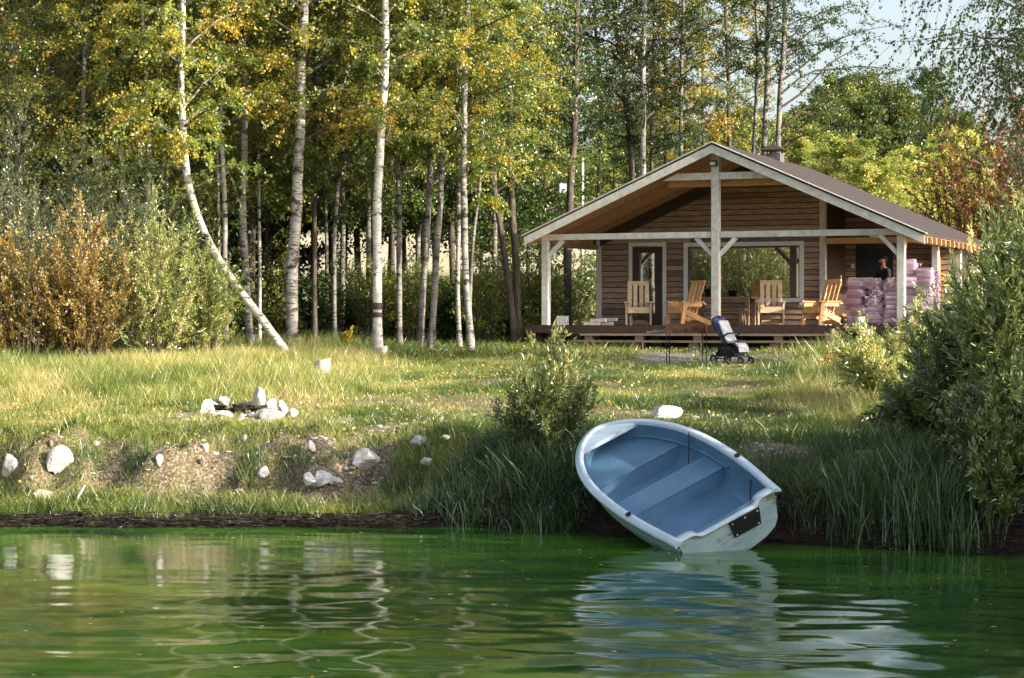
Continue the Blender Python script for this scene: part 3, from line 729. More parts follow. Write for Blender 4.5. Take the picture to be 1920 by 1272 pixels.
# white tub with orange things beside the sacks
tub = empty('tub', hw(u_of(1608, .35), .35, 0)); tag(tub, 'white plastic tub on the deck below the firewood sacks', 'tub')
g = MB(); g.lathe([(0, .0), (.15, 0), (.18, .2), (.19, .21), (.17, .21), (.145, .02), (0, .02)], 16); g.build('bowl', M['white_box'], tub)
bag = MB()
th_ = np.linspace(0, np.pi, 8); prof = [(.14 * math.sin(a) * (1 + .1 * math.sin(5 * a)) + .001, .12 - .12 * math.cos(a)) for a in th_]
bag.lathe(prof, 10); o = bag.build('bag', M['black'], loc=hw(u_of(1580, .9), .9, 0)); tag(o, 'dark bag with an orange top on the deck behind the right chair', 'bag')
M['orange'] = mat('orange_cloth', [(.3, (.6, .16, .03)), (.7, (.8, .28, .07))], s=9)
g = MB(); g.lathe([(.001, .0), (.08, .02), (.09, .05), (.05, .08), (.001, .09)], 9, (0, 0, .20)); g.build('orange_top', M['orange'], o)

# ------------------------------------------------------------------ sacks of firewood
def make_sack(seed):
    rq = np.random.default_rng(seed); g = MB()
    for k in range(13):
        x = rq.uniform(-.03, .03); y = rq.uniform(-.12, .12); z = .03 + .18 * (k % 4) / 3.2; a = rq.uniform(0, 6.28); s_ = rq.uniform(.045, .07)
        tri = [(s_ * math.cos(a + q * 2.09), s_ * math.sin(a + q * 2.09)) for q in range(3)]
        L = rq.uniform(.17, .21); tl = rq.uniform(-.12, .12)
        V = [(x + e * L, y + p_[0] + e * tl * .1, z + .05 + p_[1] * .8 + e * tl * .1) for e in (-1, 1) for p_ in tri]
        V = np.array(V); V[:, 2] = np.maximum(V[:, 2], .005)
        g.add(V, np.array([[0, 1, 4, 3], [1, 2, 5, 4], [2, 0, 3, 5]]), rq.random()); g.add(V, np.array([[0, 2, 1], [3, 4, 5]]), rq.uniform(.6, 1))
    n = MB(); nu, nv = 14, 9
    uu = np.linspace(0, 2 * np.pi, nu, endpoint=False); vv = np.linspace(-np.pi / 2, np.pi / 2, nv)
    U, Vv = np.meshgrid(uu, vv, indexing='ij'); sg = lambda a, e: np.sign(a) * np.abs(a) ** e
    wob = 1 + .06 * (rq.random(U.shape) - .5)
    P = np.stack([.255 * sg(np.cos(Vv), .45) * sg(np.cos(U), .45) * wob, .175 * sg(np.cos(Vv), .45) * sg(np.sin(U), .45) * wob, .125 + .122 * sg(np.sin(Vv), .6) * wob], -1)
    i = np.arange(nu)[:, None]; j = np.arange(nv - 1)[None]; i2 = (i + 1) % nu
    n.add(P.reshape(-1, 3), np.stack([i * nv + j, i2 * nv + j, i2 * nv + j + 1, i * nv + j + 1], -1).reshape(-1, 4), .5, True)
    n.tube([(.24, 0, .14), (.29, .01, .17), (.33, .0, .15)], [.05, .02, .045], 7, .5)
    root = empty('firewood_sack'); g.build('split_logs', M['log'], root); n.build('net_bag', M['net'], root)
    return root
protos = [make_sack(s) for s in (1, 2, 3)]
used = [False] * 3
def sack(px, t, z, rz, label, tilt=0, w=0):
    k = w % 3
    o = protos[k] if not used[k] else copy_tree(protos[k]); used[k] = True
    o.location = tuple(hw(u_of(px, t), t, z)); o.rotation_euler = (tilt, 0, -TH + rz)
    tag(o, label, 'sack', 'purple net sacks of firewood on the porch')
n_ = 0
rowz = [0, .225, .45, .675, .90]
rn = ['bottom', 'second lowest', 'middle', 'second highest', 'top']
cn = ['left', 'centre', 'right']
for r_ in range(5):
    for c_, px in enumerate((1605, 1641, 1675)):
        sack(px + rr.uniform(-3, 3) + (3 if r_ % 2 else -2), 1.5 + rr.uniform(-.05, .05), rowz[r_], rr.uniform(-.25, .25) + (1.57 if rr.random() < .3 else 0),
             f'firewood sack in the {rn[r_]} row, {cn[c_]} column, left of the right porch post', rr.uniform(-.06, .06), n_); n_ += 1
rn7 = ['bottom', 'second', 'third', 'fourth', 'fifth', 'sixth', 'topmost']
for r_ in range(7):
    for c_, px in enumerate((1705, 1738)):
        if r_ == 6 and c_ == 1: continue
        sack(px + rr.uniform(-3, 3) - (4 if r_ > 4 else 0), 1.35 + rr.uniform(-.05, .05), .225 * r_, rr.uniform(-.25, .25),
             (f'firewood sack, {rn7[r_]} from the deck in the ' + ('column just right of the porch post' if c_ == 0 else 'outermost column by the bush')) if r_ < 6 else
             'purple net sack of firewood crowning the high pile right of the porch post', rr.uniform(-.06, .06), n_); n_ += 1
for r_ in range(5):
    sack(1684 + 2 * r_ % 4, 2.1, .225 * r_, rr.uniform(-.2, .2), 'purple net sack of firewood in the back column behind the right porch post' if r_ < 4 else 'purple net sack of firewood just below the man, behind the top row',
         0, n_); n_ += 1
# ------------------------------------------------------------------ person behind the sacks
def skin_obj(name, nodes_, edges, m_, parent=None, root=0, sub=2):
    me = bpy.data.meshes.new(name); me.from_pydata([n[0] for n in nodes_], edges, []); me.materials.append(m_)
    o = bpy.data.objects.new(name, me); link(o, parent)
    o.modifiers.new('skin', 'SKIN').use_smooth_shade = True
    me.skin_vertices or None
    sv = me.skin_vertices[0].data if me.skin_vertices else None
    if sv is None:
        bm = bmesh.new(); bm.from_mesh(me); bm.verts.layers.skin.verify(); bm.to_mesh(me); bm.free(); sv = me.skin_vertices[0].data
    for k, n in enumerate(nodes_):
        r_ = n[1]; sv[k].radius = (r_, r_) if isinstance(r_, (int, float)) else r_
        sv[k].use_root = (k == root)
    s_ = o.modifiers.new('sub', 'SUBSURF'); s_.levels = sub; s_.render_levels = sub
    return o
# local: faces -y (towards the lake), feet at z 0
ND = [((0, 0, .92), .13), ((0, 0, 1.10), .125), ((0, .0, 1.30), (.15, .12)), ((0, .0, 1.42), (.11, .09)), ((0, -.01, 1.50), .055),
      ((0, -.035, 1.57), .07), ((0, -.05, 1.65), (.082, .095)), ((0, -.04, 1.72), .07)]
ED = [(0, 1), (1, 2), (2, 3), (3, 4), (4, 5), (5, 6), (6, 7)]
def chain(start, pts):
    p_ = start
    for q in pts:
        ND.append(q); ED.append((p_, len(ND) - 1)); p_ = len(ND) - 1
    return p_
for s_ in (-1, 1):
    chain(0, [((s_ * .10, .0, .84), .095), ((s_ * .12, -.03, .48), .062), ((s_ * .12, .0, .10), .042), ((s_ * .13, -.06, .035), .038), ((s_ * .14, -.17, .03), .028)])
    w_ = chain(3, [((s_ * .185, 0, 1.40), .06), ((s_ * .25, -.05, 1.13), .043), ((s_ * .20, -.27, 1.02), .03)])
    palm = chain(w_, [((s_ * .18, -.33, 1.00), (.034, .016)), ((s_ * .165, -.39, .985), (.036, .014))])
    for f_ in range(4):
        x = s_ * (.135 + .021 * f_); L = (.060, .072, .068, .052)[f_]
        chain(palm, [((x, -.39 - L * .45, .975), .0085), ((x, -.39 - L * .85, .955), .008), ((x, -.39 - L * .95, .932), .007)])
    chain(w_, [((s_ * .135, -.345, .985), .010), ((s_ * .115, -.385, .965), .009)])
man = empty('person', hw(u_of(1657, 3.1), 3.1, 0), -TH + R(-38))
tag(man, 'bearded man in a dark top looking down behind the firewood sacks', 'person')
skin_obj('body', ND, ED, M['skin'], man)
skin_obj('jacket', [((0, 0, .90), .145), ((0, 0, 1.12), .142), ((0, .0, 1.31), (.17, .14)), ((0, .0, 1.43), (.12, .10)), ((0, 0, 1.49), .065)]
         + [((s_ * .19, 0, 1.405), .075) for s_ in (-1, 1)] + [((s_ * .255, -.05, 1.13), .058) for s_ in (-1, 1)] + [((s_ * .205, -.25, 1.03), .042) for s_ in (-1, 1)],
         [(0, 1), (1, 2), (2, 3), (3, 4), (3, 5), (3, 6), (5, 7), (6, 8), (7, 9), (8, 10)], M['jacket'], man)
skin_obj('trousers', [((0, 0, .95), .145), ((-.10, 0, .84), .105), ((-.12, -.03, .48), .075), ((-.12, 0, .10), .06), ((.10, 0, .84), .105), ((.12, -.03, .48), .075), ((.12, 0, .10), .06)],
         [(0, 1), (1, 2), (2, 3), (0, 4), (4, 5), (5, 6)], M['jacket'], man)
def blob(name, parts, m_, parent, loc=(0, 0, 0), seed=1, amp=.1, sub=3):
    bm = bmesh.new()
    for (c, r_) in parts:
        res = bmesh.ops.create_icosphere(bm, subdivisions=sub, radius=1)
        for v in res['verts']:
            n = v.co.normalized(); f_ = 1 + amp * (float(fnoise(n.x * 3 + 9 + n.z, n.y * 3 + 5 + n.z * 2, seed)) - .5) * 2
            v.co = Vector((c[0] + n.x * r_[0] * f_, c[1] + n.y * r_[1] * f_, c[2] + n.z * r_[2] * f_))
    me = bpy.data.meshes.new(name); bm.to_mesh(me); bm.free()
    for p_ in me.polygons: p_.use_smooth = True
    a_ = me.attributes.new('tint', 'FLOAT', 'FACE'); a_.data.foreach_set('value', np.full(len(me.polygons), .5, np.float32))
    me.materials.append(m_); o = bpy.data.objects.new(name, me); o.location = loc; return link(o, parent)
blob('hair', [((0, -.005, 1.735), (.092, .100, .055)), ((0, .035, 1.69), (.09, .068, .075))], M['hair'], man, amp=.12)
blob('beard', [((0, -.10, 1.575), (.060, .045, .045))], M['hair'], man, amp=.1)
blob('nose', [((0, -.145, 1.645), (.013, .02, .022))], M['skin'], man, amp=.02, sub=2)
for s_ in (-1, 1):
    blob('ear', [((s_ * .086, -.03, 1.65), (.010, .018, .030))], M['skin'], man, amp=.02, sub=2)
    blob('eye', [((s_ * .03, -.132, 1.668), (.012, .007, .006))], M['hair'], man, amp=.02, sub=2)

# ------------------------------------------------------------------ stroller
st = empty('stroller', on_ground(1374, 683, 47, 53), R(-46)); tag(st, 'navy and black baby stroller with a pale seat on the gravel', 'stroller')
st.location.z = float(ground_z(st.location.x, st.location.y))
g = MB()
for sy in (-.22, .22):
    g.tube([(-.36, sy, .12), (-.22, sy, .34), (-.10, sy, .48), (-.34, sy, .82), (-.44, sy, 1.00)], .016, 6)
    g.tube([(.36, sy * .8, .12), (.12, sy, .34), (-.10, sy, .48)], .016, 6)
    g.tube([(-.36, sy, .12), (-.05, sy, .20), (.30, sy * .8, .16)], .012, 6)
g.tube([(-.36, -.22, .12), (-.36, .22, .12)], .012, 6); g.tube([(.1, -.22, .34), (.1, .22, .34)], .012, 6)
g.build('frame', M['black'], st)
g = MB(); g.tube([(-.42, -.22, .97), (-.47, -.21, 1.03), (-.49, -.10, 1.06), (-.49, .10, 1.06), (-.47, .21, 1.03), (-.42, .22, .97)], .019, 8); g.build('handle', M['grey_metal'], st)
for (x, r_, ys) in ((-.36, .105, (-.24, .24)), (.38, .085, (-.18, .18))):
    for sy in ys:
        g = MB(); Mx = rotm(rx=R(90)); g.torus(r_ - .02, .022, (x, sy, r_), Mx); wh = g.build('wheel', M['black'], st)
        g = MB(); g.torus(r_ - .045, .008, (x, sy, r_), Mx, tint=.5)
        for k in range(5):
            a = k * 2 * math.pi / 5; g.beam((x, sy, r_), (x + (r_ - .04) * math.cos(a), sy, r_ + (r_ - .04) * math.sin(a)), .012, .012)
        g.lathe([(0, -.03), (.022, -.03), (.022, .03), (0, .03)], 10, (x, sy, r_), Mx); g.build('rim', M['grey_metal'], wh)
def shell(mb, prof, w0, w1, bulge, th=.02, ny=7):
    """curved pad: profile points (x,z) along, width y"""
    prof = np.array(prof, float); k = len(prof); ws = np.linspace(w0, w1, k)
    ys = np.linspace(-1, 1, ny); T_ = np.gradient(prof, axis=0); T_ /= np.linalg.norm(T_, axis=1, keepdims=True); Nn = np.stack([-T_[:, 1], T_[:, 0]], 1)
    out_ = []
    for off in (0, th):
        b_ = -bulge * (1 - ys ** 2)[None] + off
        X = prof[:, 0, None] + Nn[:, 0, None] * b_; Z_ = prof[:, 1, None] + Nn[:, 1, None] * b_; Yy = ws[:, None] * ys[None]
        out_.append(np.stack([X, Yy, Z_], -1).reshape(-1, 3))
    i = np.arange(k - 1)[:, None]; j = np.arange(ny - 1)[None]
    F = np.stack([i * ny + j, (i + 1) * ny + j, (i + 1) * ny + j + 1, i * ny + j + 1], -1).reshape(-1, 4)
    mb.add(out_[0], F[:, ::-1], .5, True); mb.add(out_[1], F, .5, True)
g = MB(); shell(g, [(-.42, 1.00), (-.36, .88), (-.26, .68), (-.15, .50), (-.10, .43)], .20, .22, -.06); g.build('backrest', M['navy'], st)
g = MB(); shell(g, [(-.31, .95), (-.24, .82), (-.15, .66), (-.06, .52), (.02, .47), (.15, .475)], .165, .19, -.035, .035); g.build('seat', M['pale_fabric'], st)
g = MB(); shell(g, [(.14, .455), (.22, .44), (.29, .37), (.31, .27)], .19, .16, .0, .03); g.build('legrest', M['pale_fabric'], st)
g = MB()
for q in range(3):
    a0 = R(95 + q * 16); g.tube([(-.36 + .10 * math.cos(a0) , -.21, .86)] + [(-.40 + .20 * math.cos(a0) * math.sin(b_), -.21 * math.cos(b_), .88 + .20 * math.sin(a0) * math.sin(b_)) for b_ in np.linspace(.2, 2.9, 7)], .018, 6)
g.build('canopy', M['navy'], st)
g = MB(); g.tube([(-.16, -.22, .60), (.02, -.21, .68), (.10, -.12, .70), (.10, .12, .70), (.02, .21, .68), (-.16, .22, .60)], .018, 7); g.build('bumper_bar', M['black'], st)
g = MB(); g.hexa([(-.32, -.19, .17), (.22, -.17, .17), (.22, .17, .17), (-.32, .19, .17), (-.26, -.20, .36), (.14, -.19, .34), (.14, .19, .34), (-.26, .20, .36)]); g.build('basket', M['black'], st)
for sy in (-.06, .06):
    g = MB(); g.beam((-.27, sy, .785), (-.14, sy, .555), .03, .006, .5, up=(1, 0, .6)); g.build('strap', M['black'], st)

# ------------------------------------------------------------------ grill
gl = empty('grill', on_ground(1287, 683, 47, 53), R(-10)); tag(gl, 'rusty box grill on thin legs in front of the steps', 'grill')
gz = float(ground_z(gl.location.x, gl.location.y)); gl.location.z = gz; H0 = 2.31 - gz; H1 = 2.53 - gz; gm_ = 50.5 / FPX
g = MB(); a, b2 = -.46, .46
g.box(a, b2, -.14, -.13, H0, H1); g.box(a, b2, .13, .14, H0, H1); g.box(a, a + .01, -.13, .13, H0, H1); g.box(b2 - .01, b2, -.13, .13, H0, H1); g.box(a, b2, -.13, .13, H0, H0 + .01)
g.build('firebox', M['rust'], gl)
for (x, y) in ((a + .02, -.13), (a + .06, .13), (b2 - .08, -.13), (b2 - .02, .13)):
    g = MB(); g.beam((x, y, -.03), (x, y, H0 - .001), .022, .022); g.build('leg', M['black'], gl)
g = MB(); g.box(b2 - .08, b2 - .02, -.02, .13, .26, .27); g.beam((b2 - .08, -.13, .3), (b2 - .02, .13, .3), .012, .012); g.build('brace', M['rust'], gl)
for k in range(3):
    g = MB(); z = H1 - .19 + k * .02; g.tube([(a - .46 + .08 * k, -.05 + .05 * k, z - .01), (a - .2, -.05 + .05 * k, z), (a - .02, -.04 + .05 * k, z + .015)], .006, 5)
    g.torus(.02, .005, (a - .42 + .08 * k, -.05 + .05 * k, z), rotm(rx=R(90)), 10, 5); g.build('skewer', M['grey_metal'], gl)

# ------------------------------------------------------------------ boat (local x starboard, y bow, z up)
BP = (2.353, 24.0, .404); YAW, PIT, HEE = .455, .272, .463
boat = empty('rowing_boat', BP)
mx = Matrix.Rotation(YAW, 3, 'Z') @ Matrix.Rotation(PIT, 3, 'X') @ Matrix.Rotation(-HEE, 3, 'Y')
boat.rotation_euler = mx.to_euler()
tag(boat, 'small pale blue rowing boat heeled over with its stern in the water', 'boat')
L, Wb, TRN, BX = 3.1, 1.5, .861, 2.472
def halfw(s):
    s = np.asarray(s, float)
    return Wb / 2 * np.where(s < .4, TRN + (1 - TRN) * np.sin(np.pi / 2 * np.clip(s / .4, 0, 1)), np.clip(1 - np.clip((s - .4) / .6, 0, 1) ** BX, 0, 1) ** .6)
S = np.concatenate([np.linspace(0, .8, 17), 1 - (1 - .8) * np.linspace(1, 0, 14)[1:] ** 2]); S[-1] = 1 - 1e-4
def depth(s): return .54 * (1 - .55 * np.clip((s - .55) / .45, 0, 1) ** 2)
SEC = np.array([(1, 0), (.985, .14), (.97, .30), (.945, .46), (.91, .64), (.82, .80), (.60, .92), (.30, .98), (0, 1.0)])
def hull_pts(ins, z0=0, secm=1.0):
    P = []
    for s in S:
        w_ = max(float(halfw(s)) - ins, .002); D = float(depth(s)) - ins
        half = [(w_ * a, s * (L - ins), z0 - (D + z0) * b_) for a, b_ in SEC]
        P.append([(-x, y, z) for x, y, z in half[:-1]] + half[::-1])
    return np.array(P)
def loft(mb, P, flip=False, tint=.5):
    k, m = P.shape[:2]; i = np.arange(k - 1)[:, None]; j = np.arange(m - 1)[None]
    F = np.stack([i * m + j, i * m + j + 1, (i + 1) * m + j + 1, (i + 1) * m + j], -1).reshape(-1, 4)
    if flip: F = F[:, ::-1]
    mb.add(P.reshape(-1, 3), F, tint, True)
PO = hull_pts(0, -.01); PI = hull_pts(.045, -.01)
PI[:, :, 1] += .03
g = MB(); loft(g, PO, True)
hull = g.build('hull', M['hull_out'], boat)
g = MB(); loft(g, PI); tp = PI[0]; g.add(tp, np.arange(len(tp))[None, ::-1]); liner = g.build('inner_liner', M['hull_in'], boat)
# transom with motor cut-out
m = PO.shape[1]; base = PO[0].copy()
g = MB()
top = []
wS = float(halfw(0))
xs_ = base[:, 0]
n = 24; xx = np.linspace(-wS, wS, n)
zb = np.interp(np.abs(xx), SEC[::-1, 0] * wS, (-.01 - (depth(0) - .01) * SEC[::-1, 1]))
zt_ = -.005 - .07 * sstep(.46, .34, np.abs(xx)) * (1)
V = np.concatenate([np.stack([xx, np.full(n, -.012), zb], 1), np.stack([xx, np.full(n, -.012), zt_], 1), np.stack([xx, np.full(n, .028), zb], 1), np.stack([xx, np.full(n, .028), zt_], 1)])
q = np.arange(n - 1)
g.add(V, np.stack([q, q + 1, n + q + 1, n + q], 1), .5, False)
tr = g.build('transom', M['hull_out'], hull)
g = MB(); wt = .055
V2 = np.concatenate([np.stack([xx * 1.0, np.full(n, -.05), zt_ - .0], 1), np.stack([xx, np.full(n, .075), zt_], 1), np.stack([xx, np.full(n, -.05), zt_ + .022], 1), np.stack([xx, np.full(n, .075), zt_ + .022], 1)])
g.add(V2, np.concatenate([np.stack([2 * n + q, 2 * n + q + 1, 3 * n + q + 1, 3 * n + q], 1), np.stack([q, q + 1, 2 * n + q + 1, 2 * n + q], 1), np.stack([n + q + 1, n + q, 3 * n + q, 3 * n + q + 1], 1), np.stack([q + 1, q, n + q, n + q + 1], 1)]), .5, True)
g.build('transom_cap', M['hull_rim'], tr)
# gunwale: rolled lip following the outline
prof = np.array([(-.048, -.02), (-.044, .016), (-.02, .026), (.012, .024), (.026, .010), (.050, .006), (.058, -.018), (.050, -.045), (.036, -.03), (-.03, -.005)])
side = [(float(halfw(s)), s * L) for s in S]
path = [(-x, y) for x, y in side] + [(x, y) for x, y in side[::-1]][1:]
path = np.array(path); path[0, 1] -= .055; path[-1, 1] -= .055
Tn = np.gradient(path, axis=0); Tn /= np.linalg.norm(Tn, axis=1, keepdims=True); Nn = np.stack([-Tn[:, 1], Tn[:, 0]], 1)
P = np.zeros((len(path), len(prof) + 1, 3))
for k in range(len(path)):
    for j2 in range(len(prof) + 1):
        a_, z_ = prof[j2 % len(prof)]; P[k, j2] = (path[k, 0] + Nn[k, 0] * a_, path[k, 1] + Nn[k, 1] * a_, z_)
g = MB(); loft(g, P, False); g.add(P[0][:-1], np.arange(len(prof))[None]); g.add(P[-1][:-1], np.arange(len(prof))[None, ::-1])
gun = g.build('gunwale', M['hull_rim'], boat)
# rubbing strake grooves on the hull
g = MB()
for sgn in (-1, 1):
    pts = [(sgn * (float(halfw(s)) * .97 + .012), s * L, -.11) for s in S[:-4]]; g.tube(pts, .012, 6)
g.build('strake', M['hull_rim'], hull)
# benches: box moulded down to the floor
def hw_at(s, zrel):
    w_ = float(halfw(s)) - .045; D = float(depth(s)) - .045; return w_ * np.interp(-zrel / D, SEC[:, 1], SEC[:, 0])
def bench(s0, s1, ztop, name, wall0=True, wall1=True, zbot=-.44, rad=.03):
    g = MB(); y0, y1 = s0 * L, s1 * L; nY = 8
    ys = np.linspace(y0, y1, nY); Wt = np.array([hw_at(y / L, ztop) + .01 for y in ys])
    T1 = np.stack([-Wt, ys, np.full(nY, ztop)], 1); T2 = np.stack([Wt, ys, np.full(nY, ztop)], 1)
    q = np.arange(nY - 1); g.add(np.concatenate([T1, T2]), np.stack([q, nY + q, nY + q + 1, q + 1], 1), .5)
    for (yy, on) in ((y0, wall0), (y1, wall1)):
        if not on: continue
        Wt_ = hw_at(yy / L, ztop) + .01; sg_ = -1 if yy == y0 else 1
        nn = 12; xa = np.linspace(-Wt_, Wt_, nn); 
        V = np.concatenate([np.stack([xa, np.full(nn, yy), np.full(nn, ztop)], 1), np.stack([xa * .9, np.full(nn, yy + sg_ * .03), np.full(nn, zbot)], 1)])
        qq = np.arange(nn - 1); F = np.stack([qq, qq + 1, nn + qq + 1, nn + qq], 1); g.add(V, F if sg_ > 0 else F[:, ::-1], .5)
        g.tube([(-Wt_ + .02, yy, ztop - .006), (Wt_ - .02, yy, ztop - .006)], .012, 6, cap=False)
    return g.build(name, M['hull_in'], boat)
bench(.40, .53, -.20, 'middle_bench'); bench(.70, .95, -.20, 'bow_bench', True, False); 
g = MB()   # moulded floor
ys = np.linspace(.02, .7, 10) * L; fw = np.array([hw_at(y / L, -.40) * .98 for y in ys]); q = np.arange(9)
g.add(np.concatenate([np.stack([-fw, ys, np.full(10, -.405)], 1), np.stack([fw, ys, np.full(10, -.405)], 1)]), np.stack([q, 10 + q, 11 + q, q + 1], 1)); g.build('floor', M['hull_in'], boat)
g = MB()   # inner shelf line
for sgn in (-1, 1):
    pts = [(sgn * (hw_at(s, -.17) - .004), s * L, -.17) for s in np.linspace(.36, .955, 22)]; g.tube(pts, .016, 6, cap=False)
g.build('inner_ledge', M['hull_in'], boat)
# small bow deck
ys = np.linspace(.895, .998, 10); wv = np.array([max(float(halfw(s)) - .01, .01) for s in ys]); g = MB()
g.add(np.concatenate([np.stack([-wv, ys * L, np.full(10, .006)], 1), np.stack([wv, ys * L, np.full(10, .006)], 1)]), np.stack([q, 10 + q, 11 + q, q + 1], 1))
g.box(-wv[0] + .02, wv[0] - .02, ys[0] * L - .012, ys[0] * L - .001, -.045, .006)
g.build('bow_deck', M['hull_rim'], boat)
g = MB(); px0, px1 = -.02, .36
g.hexa([(.02, -.032, -.30), (.37, -.032, -.30), (.37, -.014, -.30), (.02, -.014, -.30), (-.0, -.032, -.10), (.40, -.032, -.10), (.40, -.014, -.10), (-.0, -.014, -.10)])
pl = g.build('motor_plate', M['black'], tr)
g = MB()
for (x, z) in ((.035, -.125), (.365, -.125), (.2, -.125), (.05, -.275), (.34, -.275)): g.lathe([(0, 0), (.011, 0), (.008, .008), (0, .008)], 8, (x, -.033, z), rotm(rx=R(90)))
g.build('bolts', M['white_box'], pl)
for sgn in (-1, 1):
    g = MB(); x = sgn * float(halfw(.30)); g.lathe([(.016, .0), (.034, .0), (.034, .018), (.016, .018), (.016, 0)], 12, (x, .30 * L, .030)); g.tube([(x, .3 * L, .0), (x, .3 * L, .042)], .015, 8)
    g.build('oarlock_socket', M['black'], gun)
imx = np.array(mx.inverted())
def hang(p0, drop, name, r_=.007):
    p0 = np.array(p0, float); dn = imx @ np.array([0, 0, -1.0]); g = MB()
    pts = [p0 + dn * drop * s + np.array([.004 * math.sin(9 * s), 0, 0]) for s in np.linspace(0, 1, 8)]; g.tube(pts, r_, 5); return g.build(name, M['rope'], boat)
xr = float(halfw(.62)); hang((xr - .05, .62 * L, .03), .62, 'hanging_cord')
xr = float(halfw(.16)); hang((xr - .08, .16 * L, -.06), .3, 'short_cord', .009)
# plastic jar lying inside
wj = Vector(BP) + mx @ Vector((-.42, .22, -.39))
g = MB(); g.lathe([(0, 0), (.075, 0), (.085, .02), (.09, .11), (.083, .115), (.078, .02), (0, .012)], 16, M=rotm(.4, .2, .3))
jm, nt, out = nodes('clear_plastic'); p = N(nt, 'BsdfPrincipled'); p.inputs['Base Color'].default_value = (.75, .8, .85, 1); p.inputs['Roughness'].default_value = .15; p.inputs['Transmission Weight'].default_value = .75; p.inputs['IOR'].default_value = 1.1
nt.links.new(p.outputs[0], out.inputs[0])
o = g.build('plastic_bowl', jm, loc=wj); tag(o, 'clear plastic bowl lying in the stern of the rowing boat', 'bowl')

# ------------------------------------------------------------------ rocks
def rock(name, size, seed, m_, label, cat, loc, rz=0, group=None, cuts=9, sub=3, sink=.15, tilt=0):
    rq = random.Random(seed); bm = bmesh.new(); bmesh.ops.create_icosphere(bm, subdivisions=sub, radius=1)
    planes = []
    for k in range(cuts):
        v = Vector((rq.gauss(0, 1), rq.gauss(0, 1), rq.gauss(0, .8))).normalized(); planes.append((v, rq.uniform(.42, .85)))
    for v in bm.verts:
        n = v.co.normalized(); r_ = 1.0
        for (pn, pd) in planes:
            dt = n.dot(pn)
            if dt > .05: r_ = min(r_, pd / dt)
        r_ *= 1 + .10 * (float(fnoise(n.x * 2.5 + seed, n.y * 2.5 + n.z * 2, seed % 7, 4)) - .5)
        v.co = Vector((n.x * size[0] * r_ / 2, n.y * size[1] * r_ / 2, n.z * size[2] * r_ / 2))
    me = bpy.data.meshes.new(name); bm.to_mesh(me); bm.free()
    a_ = me.attributes.new('tint', 'FLOAT', 'FACE'); a_.data.foreach_set('value', np.full(len(me.polygons), .5, np.float32))
    me.materials.append(m_); o = bpy.data.objects.new(name, me)
    o.location = (float(loc[0]), float(loc[1]), float(loc[2]) + size[2] * (.5 - sink)); o.rotation_euler = (tilt, 0, rz)
    link(o); tag(o, label, cat, group); return o
def rock_px(px, pyb, wpx, hpx, seed, m_, label, **k):
    k.setdefault('rz', seed * .9); k.setdefault('cuts', 13)
    p_ = on_ground(px, pyb); sc_ = p_[1] / FPX
    return rock('rock', (wpx * sc_ * 1.12, wpx * sc_ * k.pop('dep', .8), hpx * sc_ * 1.45), seed, M[m_], label, 'rock', p_, sink=.28, **k)
rock_px(17, 889, 42, 34, 3, 'rock_white', 'rounded white boulder at the left edge of the photo on the low bank')
rock_px(113, 888, 48, 44, 4, 'rock_white', 'large white boulder with a flat top on the low left bank', cuts=6)
rock_px(690, 886, 66, 44, 25, 'rock', 'biggest angular grey boulder on the eroded bank left of the shrub', cuts=12)
p_ = on_ground(604, 912); cr_ = empty('rock', p_, .2); tag(cr_, 'crumbled pale rock split by dark cracks below the angular boulder', 'rock')
for k, (dx, dy, w_, h_) in enumerate(((-.16, .02, .26, .22), (-.02, .08, .36, .28), (.12, .04, .30, .20), (.0, -.06, .30, .14), (.2, -.03, .22, .12), (-.16, -.08, .2, .10))):
    o = rock('fragment', (w_, w_ * .8, h_), 130 + k, M['rock_white'], None, None, (dx, dy, 0), rz=k * .7, cuts=12, sub=3, sink=.25, tilt=.3 * (k % 3 - 1)); o.parent = cr_
rock_px(494, 892, 30, 17, 7, 'rock_white', 'small pale stone at the foot of the bare earth bank')
rock_px(82, 938, 40, 22, 8, 'rock', 'low grey stone in the shore grass left of the stick')
rock_px(712, 802, 18, 8, 9, 'rock_white', 'flat white stone alone on the trodden lawn')
rock_px(628, 948, 24, 14, 12, 'rock_dark', 'dull stone on the mud below the crumbled pale rock')
rock_px(785, 842, 46, 20, 13, 'rock', 'wide pale stone at the top of the bank beside the sedge')
rock_px(836, 826, 22, 10, 14, 'rock_white', 'small white stone at the lawn edge near the sedge')
rock_px(300, 884, 22, 20, 15, 'rock_white', 'pale stone at the left end of the bare earth bank')
rock_px(95, 838, 16, 12, 16, 'rock_dark', 'dull stone in the bank directly above the large white boulder')
rock_px(458, 832, 14, 12, 17, 'rock_white', 'small white stone set in the top of the bare earth bank')
rock_px(386, 845, 14, 16, 18, 'rock', 'small stone sticking out of the bare earth face, left part')
rock_px(380, 872, 16, 14, 19, 'rock_dark', 'round brown stone low in the bare earth face')
rock_px(584, 846, 22, 24, 20, 'rock_white', 'upright pale stone in the bank above the crumbled pale rock')
rock_px(800, 878, 34, 18, 22, 'rock', 'shaded stone in front of the wide pale stone beside the sedge')
